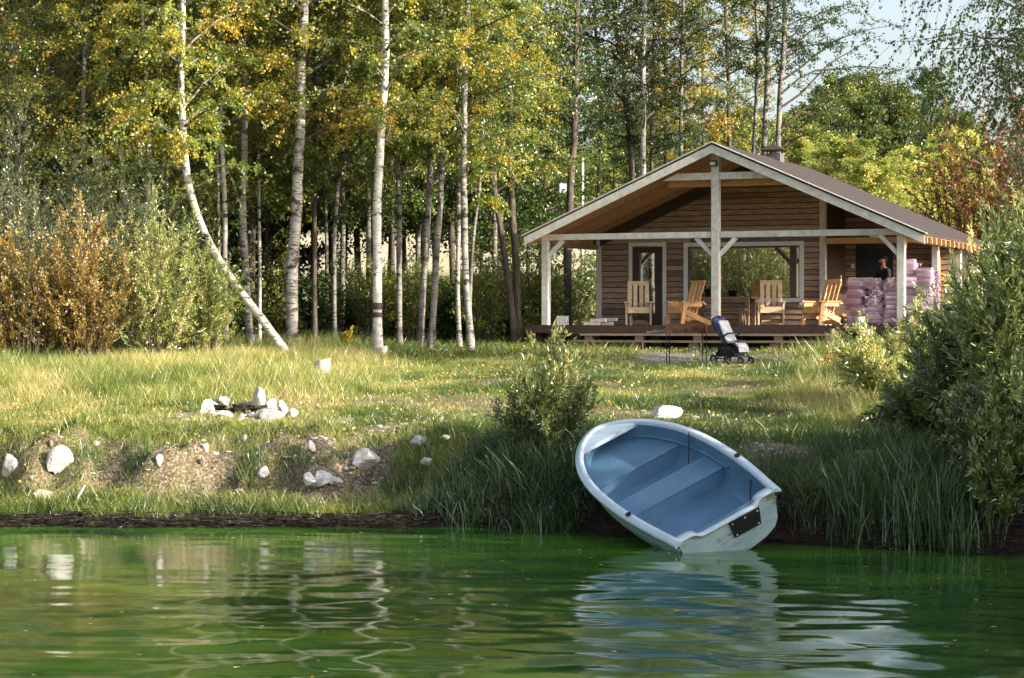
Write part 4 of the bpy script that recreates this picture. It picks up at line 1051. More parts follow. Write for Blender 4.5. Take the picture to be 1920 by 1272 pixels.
# fire ring
for k, (px, py, w_, h_, mt, lb) in enumerate(((391, 776, 30, 26, 'rock_white', 'tall pale stone at the left end of the fire ring'), (421, 762, 28, 16, 'rock', 'grey stone at the back left of the fire ring'),
        (488, 764, 28, 30, 'rock', 'tallest round stone at the back of the fire ring'), (507, 768, 22, 18, 'rock_white', 'white stone just right of the tallest fire ring stone'),
        (530, 776, 22, 20, 'rock', 'stone on the right side of the fire ring'), (547, 782, 26, 12, 'rock_white', 'low white stone at the right end of the fire ring'),
        (503, 786, 44, 14, 'rock_white', 'longest flat white stone at the front of the fire ring'), (422, 783, 22, 11, 'rock_white', 'small pale stone at the front left of the fire ring'),
        (452, 788, 18, 9, 'rock_white', 'smallest pale stone at the front middle of the fire ring'), (461, 763, 20, 8, 'rock_dark', 'dark low stone at the back middle of the fire ring'), (473, 784, 18, 9, 'rock', 'grey stone at the front of the fire ring'))):
    rock_px(px, py, w_ * 1.35, h_ * 1.3, 60 + k, mt, lb, group='stones of the fire ring')
p_ = on_ground(460, 776); g = MB(); V = []
for k in range(26):
    a = rr.uniform(0, 6.28); r_ = rr.uniform(0, .38); l_ = rr.uniform(.08, .25); b_ = rr.uniform(0, 3.1)
    q0 = np.array([r_ * math.cos(a) * 1.1, r_ * math.sin(a), rr.uniform(.03, .13)]); g.tube([q0, q0 + (l_ * math.cos(b_), l_ * math.sin(b_), rr.uniform(-.02, .03))], rr.uniform(.015, .035), 6)
o = g.build('burnt_wood', M['charcoal'], loc=p_); tag(o, 'heap of black burnt wood inside the fire ring', 'ashes', kind='stuff')
# stones scattered over the bank: countless pebbles
pb = MB(); rq = np.random.default_rng(5); ico = bmesh.new(); bmesh.ops.create_icosphere(ico, subdivisions=1, radius=1)
iv = np.array([v.co[:] for v in ico.verts]); ifc = np.array([[v.index for v in f.verts] for f in ico.faces]); ico.free()
X = rq.uniform(-6.5, 3.5, 9000); Yq = rq.uniform(26, 34, 9000); dm, mm, vm, fm, lm = soil_masks(X, Yq)
keep = (dm + .35 * mm * (Yq > Ys(X))) > rq.random(9000) * 1.9; X, Yq = X[keep][:1500], Yq[keep][:1500]; Zq = ground_z(X, Yq)
for x, y, z in zip(X, Yq, Zq):
    s_ = .010 + .042 * rq.random() ** 3.5; V = iv * (s_ * rq.uniform(.6, 1.3, 3) * (1.3, 1, .6)) * (1 + .25 * (rq.random((12, 1)) - .5)); pb.add(V + (x, y, z + s_ * .2), ifc, rq.random())
M['pebble'] = mat('pebbles', [(.3, (.22, .18, .15)), (.7, (.58, .53, .48))], s=3, tint=.6, rough=.9, bump=.2)
tag(pb.build('pebbles', M['pebble']), 'small pale stones and grit over the eroded bank', 'pebbles', kind='stuff')
# slab behind the boat's bow
p0 = on_ground(1246, 790); gz = float(p0[2])
o = rock('stone_slab', (.66, .5, .24), 77, M['rock_white'], 'white stone slab lying on the lawn right behind the boat', 'slab', (p0[0], p0[1], gz + .02), rz=.15, cuts=5, sink=.1)
# stumps
def stump(px, pyb, w_, h_, label, seed):
    p_ = on_ground(px, pyb + 3, 30, 60); sc_ = p_[1] / FPX; r_ = w_ * sc_ / 2; H = h_ * sc_
    root = empty('tree_stump', p_); tag(root, label, 'stump'); g = MB(); n = 20
    a = np.arange(n) * 2 * np.pi / n; V = []
    for z, f_ in ((-.08, 1.25), (.05, 1.12), (H * .5, 1.0), (H, 1.0)):
        rad = r_ * f_ * (1 + .12 * (vnoise(np.cos(a) * 2 + 5, np.sin(a) * 2 + 5, seed) - .5)); V.append(np.stack([rad * np.cos(a), rad * np.sin(a), np.full(n, z + (0 if z < H else 0) )], 1))
    V[-1][:, 2] += .03 * np.cos(a) * (1)
    V = np.concatenate(V); j = np.arange(3)[:, None] * n; i = np.arange(n)[None]; i2 = (i + 1) % n
    g.add(V, np.stack([j + i, j + i2, j + n + i2, j + n + i], -1).reshape(-1, 4), .5, True); g.build('trunk', M['stump'], root)
    g = MB(); g.add(V[-n:] + (0, 0, .001), np.arange(n)[None]); g.build('cut_face', M['log'], root)
stump(604, 706, 31, 34, 'short cut stump with a pale side, standing in the lawn', 3)
stump(715, 668, 22, 20, 'small splintered stump at the foot of the ringed birch', 4)
p_ = on_ground(140, 950); g = MB(); g.tube([p_ + (0, 0, -.05), p_ + (.05, 0, .12), p_ + (.13, .02, .26)], [.022, .02, .015], 6)
o = g.build('stick', M['wood_grey']); tag(o, 'bare pale stick standing askew at the water edge on the left', 'stick')
# box on pole behind the cabin, second pole
pb0 = at(1063, 500, 66.0); gz = float(ground_z(pb0[0], pb0[1]))
root = empty('pole_box', (pb0[0], pb0[1], gz)); tag(root, 'grey white box fixed to a pole between the trees left of the cabin roof', 'pole box')
zt2 = CAMZ + (610 - 345) / FPX * 66; g = MB(); g.tube([(0, 0, -.1), (0, 0, zt2 - gz)], .04, 6); g.build('pole', M['grey_metal'], root)
g = MB(); g.box(-.22, -.03, -.1, .1, zt2 - gz - .3, zt2 - gz); g.build('box', M['white_box'], root)
pb0 = at(1092, 500, 68.0); gz = float(ground_z(pb0[0], pb0[1])); zt2 = CAMZ + (610 - 296) / FPX * 68
g = MB(); g.tube([(0, 0, -.1), (0, 0, zt2 - gz)], [.07, .05], 7); o = g.build('pole', M['wood_grey'], loc=(pb0[0], pb0[1], gz)); tag(o, 'thin pale pole standing behind the cabin roof, left side', 'pole')
# ------------------------------------------------------------------ vegetation
rv = np.random.default_rng(21)
def unit(v): return v / (np.linalg.norm(v, axis=-1, keepdims=True) + 1e-9)
def leaf_arrays(P, D, size, aspect, rq, fold=.15, spread=1.0):
    """one folded diamond blade per leaf: P base point, D pointing direction"""
    n = len(P); D = unit(D + spread * rq.normal(0, .5, (n, 3))); N_ = rq.normal(0, 1, (n, 3)); B = unit(np.cross(D, N_)); U = np.cross(B, D)
    s = (size * rq.uniform(.65, 1.25, n))[:, None]; w_ = s * aspect * .5
    V = np.stack([P, P + D * s * .45 + B * w_ + U * s * fold * .5, P + D * s, P + D * s * .45 - B * w_ + U * s * fold * .5], 1).reshape(-1, 3)
    return V, np.arange(4 * n).reshape(-1, 4)
def add_leaves(mb, P, D, size, aspect, tint, rq, **k):
    V, F = leaf_arrays(P, D, size, aspect, rq, **k); mb.add(V, F, np.clip(tint, 0, 1))
def polyline_at(pts, s):
    """pts (k,3) sampled at s in 0..1 by arc length"""
    d = np.r_[0, np.cumsum(np.linalg.norm(np.diff(pts, axis=0), axis=1))]; d /= d[-1]
    return np.stack([np.interp(s, d, pts[:, q]) for q in range(3)], -1)
def grow(pts, rads, mt_bark, mt_leaf, name, label, base, cr, rq, group=None, parent_name='tree', cat='tree', limbs=()):
    """pts local path. cr: dict z0,nbr,L,elev,ntw,nleaf,size,asp,tint,tvar,droop,twl"""
    root = empty(name, base); tag(root, label, cat, group)
    pts = np.array(pts, float); wood = MB()
    k = max(8, len(pts) * 3); s = np.linspace(0, 1, k); P = polyline_at(pts, s)
    # soften corners and add slight waviness
    for _ in range(2): P[1:-1] = .25 * P[:-2] + .5 * P[1:-1] + .25 * P[2:]
    wav = rads[0] * .35; ph = rq.uniform(0, 6, 4); zz = P[:, 2]
    P[:, 0] += wav * (np.sin(zz * 1.1 + ph[0]) * .6 + np.sin(zz * 2.7 + ph[1]) * .3) * sstep(0, 2, zz); P[:, 1] += wav * np.sin(zz * 1.3 + ph[2]) * sstep(0, 2, zz)
    rad = np.interp(s, np.linspace(0, 1, len(rads)), rads); rad = rad * (1 + .35 * np.exp(-np.maximum(zz, 0) / .12))
    kk = max(14, int(P[-1, 2] * 3)); s2 = np.linspace(0, 1, kk); P2 = polyline_at(P, s2); r2 = np.interp(s2, s, rad) * (1 + rq.uniform(-.06, .06, kk))
    P2[0, 2] -= .15
    wood.tube(P2, r2, 12, .5, cap=False)
    leaves = MB(); H = P[-1, 2]
    # branches
    z0 = cr['z0']; nb = cr['nbr']
    hs = z0 + (H * .98 - z0) * ((np.arange(nb) + rq.random(nb)) / nb); az = np.arange(nb) * 2.4 + rq.uniform(-.5, .5, nb)
    rel = (hs - z0) / (H - z0)
    Lb = cr['L'] * (.35 + 1.1 * np.sin(np.pi * np.clip(rel * .78 + .18, 0, 1))) * rq.uniform(.6, 1.15, nb) * .85
    st_ = np.stack([np.interp(hs, P[:, 2], P[:, 0]), np.interp(hs, P[:, 2], P[:, 1]), hs], 1)
    el = cr.get('elev', .6) + rq.uniform(-.25, .25, nb)
    D = np.stack([np.cos(az) * np.cos(el), np.sin(az) * np.cos(el), np.sin(el)], 1)
    for (s0, dv, l_) in limbs:
        st_ = np.vstack([st_, s0]); D = np.vstack([D, unit(np.array(dv, float))]); Lb = np.r_[Lb, l_]; rel = np.r_[rel, .3]
    nb = len(Lb); sb = np.linspace(0, 1, 7)
    bend = cr.get('droop', .25)
    BP_ = st_[:, None] + D[:, None] * (Lb[:, None, None] * sb[None, :, None]); BP_[:, :, 2] -= bend * Lb[:, None] * sb[None] ** 2.2
    BP_ += np.cumsum(rq.normal(0, .035, BP_.shape), 1) * Lb[:, None, None] * .5; BP_[:, 0] = st_
    trad = np.interp(np.clip(st_[:, 2] / H, 0, 1), s, rad)
    r0 = np.minimum(trad * .5, .010 + .013 * Lb); BR = r0[:, None] * (1 - .82 * sb[None])
    wood.tubes(BP_, BR, 5, .5, 1)
    # twigs
    nt_ = cr['ntw']; m_ = nb * nt_
    bi = np.repeat(np.arange(nb), nt_); ts = np.tile((np.arange(nt_) + .5) / nt_, nb) * .85 + .15 + rq.uniform(-.05, .05, m_); ts = np.clip(ts, .05, 1)
    fi = ts * 6; i0 = np.clip(fi.astype(int), 0, 5); fr_ = (fi - i0)[:, None]
    T0 = BP_[bi, i0] * (1 - fr_) + BP_[bi, i0 + 1] * fr_
    TD = unit(D[bi] * .7 + rq.normal(0, .6, (m_, 3)) * (1, 1, .6)); TL = cr.get('twl', .7) * rq.uniform(.5, 1.3, m_) * np.clip(Lb[bi] / 1.5, .4, 1.2)
    s3 = np.linspace(0, 1, 4); dr = cr.get('hang', .45)
    TP = T0[:, None] + TD[:, None] * (TL[:, None, None] * s3[None, :, None]); TP[:, :, 2] -= dr * TL[:, None] * s3[None] ** 1.8
    if cr.get('twigs', True): wood.tubes(TP, np.full((m_, 4), .0065) * (1 - .6 * s3)[None], 3, .5, 1)
    nl = cr['nleaf']; ti = np.repeat(np.arange(m_), nl); u = rq.random(m_ * nl) ** .8
    LP = T0[ti] + TD[ti] * (TL[ti] * u)[:, None]; LP[:, 2] -= dr * TL[ti] * u ** 1.8; LP += rq.normal(0, cr.get('jit', .05), LP.shape)
    tw_t = rq.normal(0, cr.get('tvar', .13), m_)[ti] + rq.normal(0, .08, len(ti)) + cr['tint'] + rq.normal(0, cr.get('tvar', .13) * .8, nb)[bi][ti]
    keep = rq.random(len(ti)) < cr.get('keep', 1)
    LD = TD[ti] * .5 + rq.normal(0, .5, LP.shape); LD[:, 2] -= cr.get('ldroop', .6)
    add_leaves(leaves, LP[keep], LD[keep], cr['size'], cr['asp'], tw_t[keep], rq)
    wood.build('trunk', [mt_bark, M['dark_bark'] if mt_bark is not M['birch'] else M['birch_dull']], root)
    leaves.build('crown', mt_leaf, root)
    return root
BC = dict(z0=3.6, nbr=46, L=2.3, ntw=11, nleaf=46, size=.078, asp=.72, tint=.5, droop=.3, hang=.6)
def px_tree(pathpx, Z, wpx, H, cr, label, bark='birch', leaf='birch_leaf', seed=0, name='birch_tree', cat='birch tree', group=None, limbs_px=()):
    rq = np.random.default_rng(100 + seed); sc_ = Z / FPX
    bx, by = pathpx[0]; X0 = (bx - 960) * sc_; gz = float(ground_z(X0, Z)); pts = [np.array([0, 0, 0.])]
    for (x, y) in pathpx[1:]:
        q = at(x, y, Z); pts.append(np.array([q[0] - X0, rq.uniform(-.12, .12), q[2] - gz]))
    pts = [p_ for p_ in pts if p_[2] >= 0]
    d = pts[-1] - pts[-2]; d = d / max(d[2], .1)
    if H > pts[-1][2] + .5:
        e = pts[-1] + d * .5 * (H - pts[-1][2]); e[2] = pts[-1][2] + .5 * (H - pts[-1][2]); pts.append(e.copy()); pts.append(np.array([e[0] + .15, e[1], H]))
    r0 = wpx * sc_ / 2 * .76; rads = [r0, r0 * .92, r0 * .8, r0 * .62, r0 * .4, .02]
    c_ = dict(BC); c_.update(cr); c_['z0'] -= 1.1 if Z < 63 else .5; c_['nbr'] = int(c_['nbr'] * 1.12)
    limbs = []
    for (s_, e_, yy) in limbs_px:
        a = at(*s_, Z) - (X0, 0, gz); a[1] = 0; b_ = at(*e_, Z) - (X0, 0, gz); b_[1] = yy; v = b_ - a; limbs.append((a, v + (0, 0, .25 * np.linalg.norm(v)), np.linalg.norm(v) * 1.05))
    return grow(pts, rads, M[bark], M[leaf], name, label, (X0, Z, gz), c_, rq, group, cat=cat, limbs=limbs)
YL = dict(tint=.57, tvar=.12); GL = dict(tint=.42, tvar=.14); DG = dict(tint=.30, tvar=.12)
px_tree([(546, 672), (500, 612), (435, 525), (378, 435), (347, 335), (338, 210), (342, 80), (345, -40)], 50.8, 21, 14, dict(YL, z0=5.2, nbr=40, L=2.1), 'white birch with a strongly curved trunk sweeping up to the left from the lawn edge', seed=1,
        limbs_px=(((340, 250), (215, 215), -.4), ((342, 330), (310, 240), .3), ((345, 240), (395, 225), .2)))
px_tree([(546, 660), (552, 480), (557, 300), (566, 150), (572, 0), (575, -60)], 53.0, 30, 16, dict(YL, z0=6.0, nbr=46, tint=.62), 'thick birch with grey bark just right of the curved birch base', seed=2, bark='birch_mid', limbs_px=(((565, 200), (500, 160), -.6),))
px_tree([(708, 662), (706, 500), (711, 330), (718, 200), (723, 60), (724, -60)], 52.2, 23, 16.5, dict(tint=.56, z0=6.0, nbr=44), 'bright white birch with a dark ring low round its trunk', seed=3,
        limbs_px=(((713, 280), (770, 150), .3), ((712, 230), (690, 170), -.4)))
# ring round birch 3
bt3 = [o for o in bpy.data.objects if o.get('label', '').startswith('bright white birch')][0]
tv = np.array([v.co[:] for v in [c for c in bt3.children if c.name.startswith('trunk')][0].data.vertices[:600]])
zr = float(at(707, 575, 52.2)[2]) - bt3.location.z; g = MB()
def ring_at(z0, z1, tn):
    pts = []; rr2 = []
    for z in (z0, z1):
        o_ = np.argsort(np.abs(tv[:, 2] - z))[:24]; c = tv[o_].mean(0); pts.append((c[0], c[1], z)); rr2.append(np.hypot(*(tv[o_][:, :2] - c[:2]).T).max() + .012)
    g.tube(pts, rr2, 16, tn, cap=False)
ring_at(zr - .07, zr + .09, .5); ring_at(zr - .26, zr - .14, .3)
g.build('bark_ring', M['brown_door'], bt3)
px_tree([(424, 650), (421, 500), (420, 380), (416, 200), (414, 60), (413, -40)], 54.5, 13, 14, dict(YL, z0=6.4, nbr=30, tint=.6), 'slim white birch just right of the upper curved trunk', seed=4)
px_tree([(412, 640), (410, 450), (408, 330), (403, 210), (398, 120)], 55.5, 8, 12, dict(YL, z0=6, nbr=22), 'thinnest white birch close beside the slim one, left side', seed=5)
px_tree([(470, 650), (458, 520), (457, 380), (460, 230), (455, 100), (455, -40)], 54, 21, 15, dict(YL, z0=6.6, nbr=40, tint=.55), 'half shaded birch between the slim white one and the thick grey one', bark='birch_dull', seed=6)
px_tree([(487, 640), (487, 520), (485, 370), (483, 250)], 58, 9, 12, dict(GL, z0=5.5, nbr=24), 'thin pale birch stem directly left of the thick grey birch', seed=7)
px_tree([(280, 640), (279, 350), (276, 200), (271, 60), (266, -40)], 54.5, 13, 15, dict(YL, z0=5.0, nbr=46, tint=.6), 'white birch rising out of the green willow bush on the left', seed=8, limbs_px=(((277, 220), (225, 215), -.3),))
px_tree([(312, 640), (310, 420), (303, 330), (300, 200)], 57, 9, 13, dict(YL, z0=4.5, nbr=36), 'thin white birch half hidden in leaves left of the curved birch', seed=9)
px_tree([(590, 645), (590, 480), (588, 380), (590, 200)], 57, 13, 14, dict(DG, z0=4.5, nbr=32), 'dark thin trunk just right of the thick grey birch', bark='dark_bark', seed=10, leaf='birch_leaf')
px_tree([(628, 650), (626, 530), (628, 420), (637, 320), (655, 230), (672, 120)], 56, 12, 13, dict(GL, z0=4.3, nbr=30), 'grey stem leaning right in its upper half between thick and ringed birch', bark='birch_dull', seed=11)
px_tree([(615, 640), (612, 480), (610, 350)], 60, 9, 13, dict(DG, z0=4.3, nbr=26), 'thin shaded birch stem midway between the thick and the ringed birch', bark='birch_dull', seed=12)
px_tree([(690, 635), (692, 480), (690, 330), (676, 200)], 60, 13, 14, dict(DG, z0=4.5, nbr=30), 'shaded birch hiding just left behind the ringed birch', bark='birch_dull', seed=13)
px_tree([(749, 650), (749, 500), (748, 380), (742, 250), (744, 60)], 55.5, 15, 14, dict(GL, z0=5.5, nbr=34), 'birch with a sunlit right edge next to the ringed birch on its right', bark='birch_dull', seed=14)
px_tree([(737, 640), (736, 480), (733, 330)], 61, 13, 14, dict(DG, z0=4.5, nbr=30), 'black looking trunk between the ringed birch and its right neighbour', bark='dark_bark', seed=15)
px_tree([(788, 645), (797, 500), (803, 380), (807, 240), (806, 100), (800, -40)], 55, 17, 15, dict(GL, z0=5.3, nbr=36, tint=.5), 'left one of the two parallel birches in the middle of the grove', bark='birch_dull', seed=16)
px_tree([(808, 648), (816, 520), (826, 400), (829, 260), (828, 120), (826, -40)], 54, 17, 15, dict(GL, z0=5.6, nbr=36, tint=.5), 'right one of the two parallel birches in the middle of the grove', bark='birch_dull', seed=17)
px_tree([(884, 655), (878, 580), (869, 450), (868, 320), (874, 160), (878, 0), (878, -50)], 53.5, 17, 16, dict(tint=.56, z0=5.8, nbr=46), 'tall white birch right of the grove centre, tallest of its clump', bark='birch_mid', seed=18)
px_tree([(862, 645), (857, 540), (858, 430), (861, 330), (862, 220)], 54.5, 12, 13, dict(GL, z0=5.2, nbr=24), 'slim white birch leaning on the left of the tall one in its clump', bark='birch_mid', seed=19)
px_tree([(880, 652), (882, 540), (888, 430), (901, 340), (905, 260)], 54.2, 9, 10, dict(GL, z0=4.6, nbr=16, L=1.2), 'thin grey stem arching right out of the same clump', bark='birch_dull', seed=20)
px_tree([(972, 640), (968, 500), (958, 400), (957, 280), (956, 120), (960, -30)], 57.5, 19, 15, dict(GL, z0=5.6, nbr=36, keep=.8), 'right dark trunk of the forked pair left of the cabin', bark='dark_bark', seed=21, name='birch_tree')
px_tree([(966, 640), (953, 500), (932, 400), (917, 310), (905, 180), (900, 20)], 57.2, 17, 14, dict(GL, z0=5.4, nbr=32, keep=.8), 'left dark trunk of the forked pair left of the cabin', bark='dark_bark', seed=22)
px_tree([(1062, 640), (1064, 520), (1070, 360), (1076, 220), (1082, 60)], 63, 21, 15, dict(GL, z0=6.2, nbr=36, keep=.75, L=2.4), 'thick dark tree standing behind the left porch post', bark='dark_bark', seed=23, name='alder_tree', cat='tree', leaf='dark_leaf')
px_tree([(1208, 640), (1208, 400), (1206, 200), (1205, 100), (1212, 0), (1214, -50)], 70, 15, 19, dict(GL, z0=6.2, nbr=46, keep=.78, L=2.2), 'pale birch trunk rising behind the left roof slope', leaf='dark_leaf', seed=24)
px_tree([(1192, 640), (1190, 400), (1180, 250), (1165, 120), (1150, 0)], 71, 17, 18, dict(DG, z0=6.2, nbr=46, keep=.78, L=2.6), 'dark tree forking behind the left roof slope, left of the pale birch', bark='dark_bark', leaf='dark_leaf', seed=25, name='alder_tree', cat='tree')
px_tree([(1222, 640), (1222, 300), (1222, 160), (1226, 60)], 73, 10, 18, dict(tint=.7, z0=6.2, nbr=46, keep=.78, L=2.2), 'thin brown trunk directly right of the pale birch behind the roof', bark='dark_bark', seed=26)
px_tree([(1250, 640), (1250, 330), (1247, 150), (1246, -20)], 75, 13, 19, dict(tint=.76, z0=6.2, nbr=46, keep=.78, L=2.3), 'dark trunk with orange autumn leaves above the left roof slope', bark='dark_bark', seed=27)
px_tree([(1276, 640), (1276, 300), (1278, 170), (1280, 0)], 72, 12, 19, dict(tint=.5, z0=6.2, nbr=46, keep=.78, L=2.3), 'greyish trunk above the roof slope, left of the ridge', bark='birch_dull', leaf='dark_leaf', seed=28)
px_tree([(1370, 640), (1370, 330), (1366, 180), (1362, 60), (1360, -20)], 74, 13, 19, dict(tint=.62, z0=6.2, nbr=46, keep=.78, L=2.2), 'single dark trunk behind the ridge of the roof', bark='dark_bark', seed=29)
px_tree([(1408, 640), (1410, 330), (1418, 200), (1420, 80), (1416, -30)], 69, 12, 17, dict(tint=.35, z0=8, nbr=30, keep=.62, L=2.2), 'leftmost and thinnest trunk of the trio above the chimney', bark='birch_dull', leaf='dark_leaf', seed=30)
px_tree([(1428, 640), (1430, 330), (1434, 250), (1438, 130), (1442, 0), (1443, -30)], 68, 17, 18, dict(tint=.35, z0=8.6, nbr=26, keep=.62, L=2.3), 'middle trunk of the trio above the chimney', bark='birch_dull', leaf='dark_leaf', seed=31)
px_tree([(1452, 640), (1456, 330), (1463, 220), (1468, 100), (1472, 0), (1474, -30)], 67.5, 17, 18, dict(tint=.35, z0=9, nbr=26, keep=.8, L=2.3), 'rightmost trunk of the trio above the chimney with long bare boughs reaching right', bark='birch_dull', leaf='dark_leaf', seed=32,
        limbs_px=(((1466, 270), (1620, 150), .4), ((1466, 240), (1690, 90), -.5), ((1468, 200), (1660, 60), .6), ((1468, 150), (1700, 40), -.3), ((1469, 110), (1640, -10), .3), ((1464, 290), (1600, 235), -.6), ((1466, 175), (1700, 120), .1), ((1469, 80), (1600, -40), .3), ((1465, 255), (1580, 180), .1)))
px_tree([(1325, 640), (1322, 330), (1316, 180), (1318, 0)], 78, 10, 18, dict(tint=.3, z0=6.2, nbr=46, keep=.78, L=2.3), 'thin dark trunk far behind the roof just left of the ridge', bark='dark_bark', leaf='dark_leaf', seed=33, name='alder_tree', cat='tree')
px_tree([(1010, 640), (1015, 400), (1022, 200), (1030, 60)], 72, 10, 16, dict(tint=.42, z0=6, nbr=34, keep=.7, L=2.3), 'thin tree in the gap between the forked pair and the dark tree by the porch', bark='dark_bark', leaf='birch_leaf', seed=34, name='alder_tree', cat='tree')
px_tree([(1120, 640), (1122, 400), (1128, 200), (1118, 60)], 76, 12, 18, dict(tint=.35, z0=6.2, nbr=46, keep=.78, L=2.6), 'dark leafy tree above the left porch eave', bark='dark_bark', leaf='dark_leaf', seed=35, name='alder_tree', cat='tree')
# leafier trees at the left margin
for k, (px, Z, H, tn, lb) in enumerate(((30, 56, 15, .55, 'leafy yellowing birch at the left edge of the photo'), (95, 58, 15, .62, 'yellow leaved birch above the rust coloured bush'), (160, 54.5, 14, .66, 'birch with the brightest yellow boughs above the willow bush'),
        (215, 59, 15, .5, 'green yellow birch between the yellow one and the white stem'), (370, 60, 16, .5, 'leafy birch behind the curved birch'), (-40, 53, 15, .5, 'birch whose boughs hang in from the left edge of the photo'), (640, 61, 16, .5, 'leafy birch behind the gap between thick and ringed birch'),
        (925, 62, 16, .46, 'leafy birch behind the tall white clump'), (780, 64, 16, .42, 'green birch behind the two parallel birches'))):
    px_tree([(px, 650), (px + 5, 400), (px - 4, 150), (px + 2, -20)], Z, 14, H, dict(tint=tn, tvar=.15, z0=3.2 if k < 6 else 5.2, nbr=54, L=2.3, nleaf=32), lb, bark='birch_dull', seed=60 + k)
# weeping birch at the right edge
px_tree([(2010, 640), (2000, 300), (1985, 100), (1980, -60)], 44, 20, 12, dict(tint=.3, z0=6.0, nbr=70, L=3.0, hang=1.3, twl=1.1, ldroop=1.4, keep=.8, jit=.03), 'drooping birch hanging in at the upper right corner', bark='birch_dull', leaf='dark_leaf', seed=50)

# dense trees filling the wood: few kinds, copied
def proto_tree(seed, H, L, tint, leaf, size, nbr=60, z0=1.2, nleaf=26, tvar=.14):
    rq = np.random.default_rng(seed); return grow([(0, 0, 0), (.1, .05, H * .5), (0, .1, H)], [.13, .1, .06, .02], M['dark_bark'], M[leaf], 'leafy_tree', 'x', (0, 0, 0),
        dict(z0=z0, nbr=nbr, L=L, ntw=8, nleaf=nleaf, size=size, asp=.7, tint=tint, tvar=tvar, droop=.15, hang=.3, jit=.12, twigs=False, elev=.5), rq, cat='tree')
PD = [proto_tree(300 + k, 13 + k, 2.4 + .2 * k, .45, 'dark_leaf', .15) for k in range(3)]
PM = [proto_tree(310 + k, 12 + k, 2.5, .40, 'birch_leaf', .14) for k in range(2)]
used_p = set()
def put(o, x, y, s=1.0, rz=0, label='', group=None, dz=0):
    if o.name in used_p: o = copy_tree(o)
    else: used_p.add(o.name)
    o.location = (float(x), float(y), float(ground_z(x, y)) + dz); o.scale = (s, s, s); o.rotation_euler = (0, 0, rz); tag(o, label, None, group); return o
rp = random.Random(9)
# back rows of the wood, leaving the window to the pale field open
for k in range(20):
    px = -60 + k * 31 + rp.uniform(-10, 10); Z = 66 + 9 * rp.random() + (4 if k % 2 else 0)
    s_ = rp.uniform(.85, 1.05)
    P_ = (PD if rp.random() < .72 else PM)
    put(rp.choice(P_), (px - 960) / FPX * Z, Z, s_, rp.uniform(0, 6.3), 'dense dark green tree filling the back of the wood left of the cabin', 'dense trees at the back of the wood')
for k, (px, Z, s_) in enumerate(((1150, 84, .60), (1200, 80, .55), (1250, 84, .62), (1310, 86, .58), (1360, 84, .5), (1410, 90, .58))):
    o = put((PHI := PD + PM)[k % 5], (px - 960) / FPX * Z, Z, s_, rp.uniform(0, 6.3), 'dense tree behind the middle of the wood, over the cabin roof or the pale field', 'dense trees behind the cabin roof')
PH = [proto_tree(350 + k, 14, 2.6, .45, ('dark_leaf', 'birch_leaf')[k], .15, z0=3.5, nbr=74, nleaf=32) for k in range(2)]
for k in range(20):
    Z = 64 + (k * 5) % 13; px = 470 + k * 29
    put(PH[0 if k % 3 else 1], (px - 960) / FPX * Z, Z, 1.0 if px < 760 else (.86 if px < 900 else .66), rp.uniform(0, 6.3), 'tree with a high dark crown standing in front of the pale field', 'high crowned trees in front of the pale field')
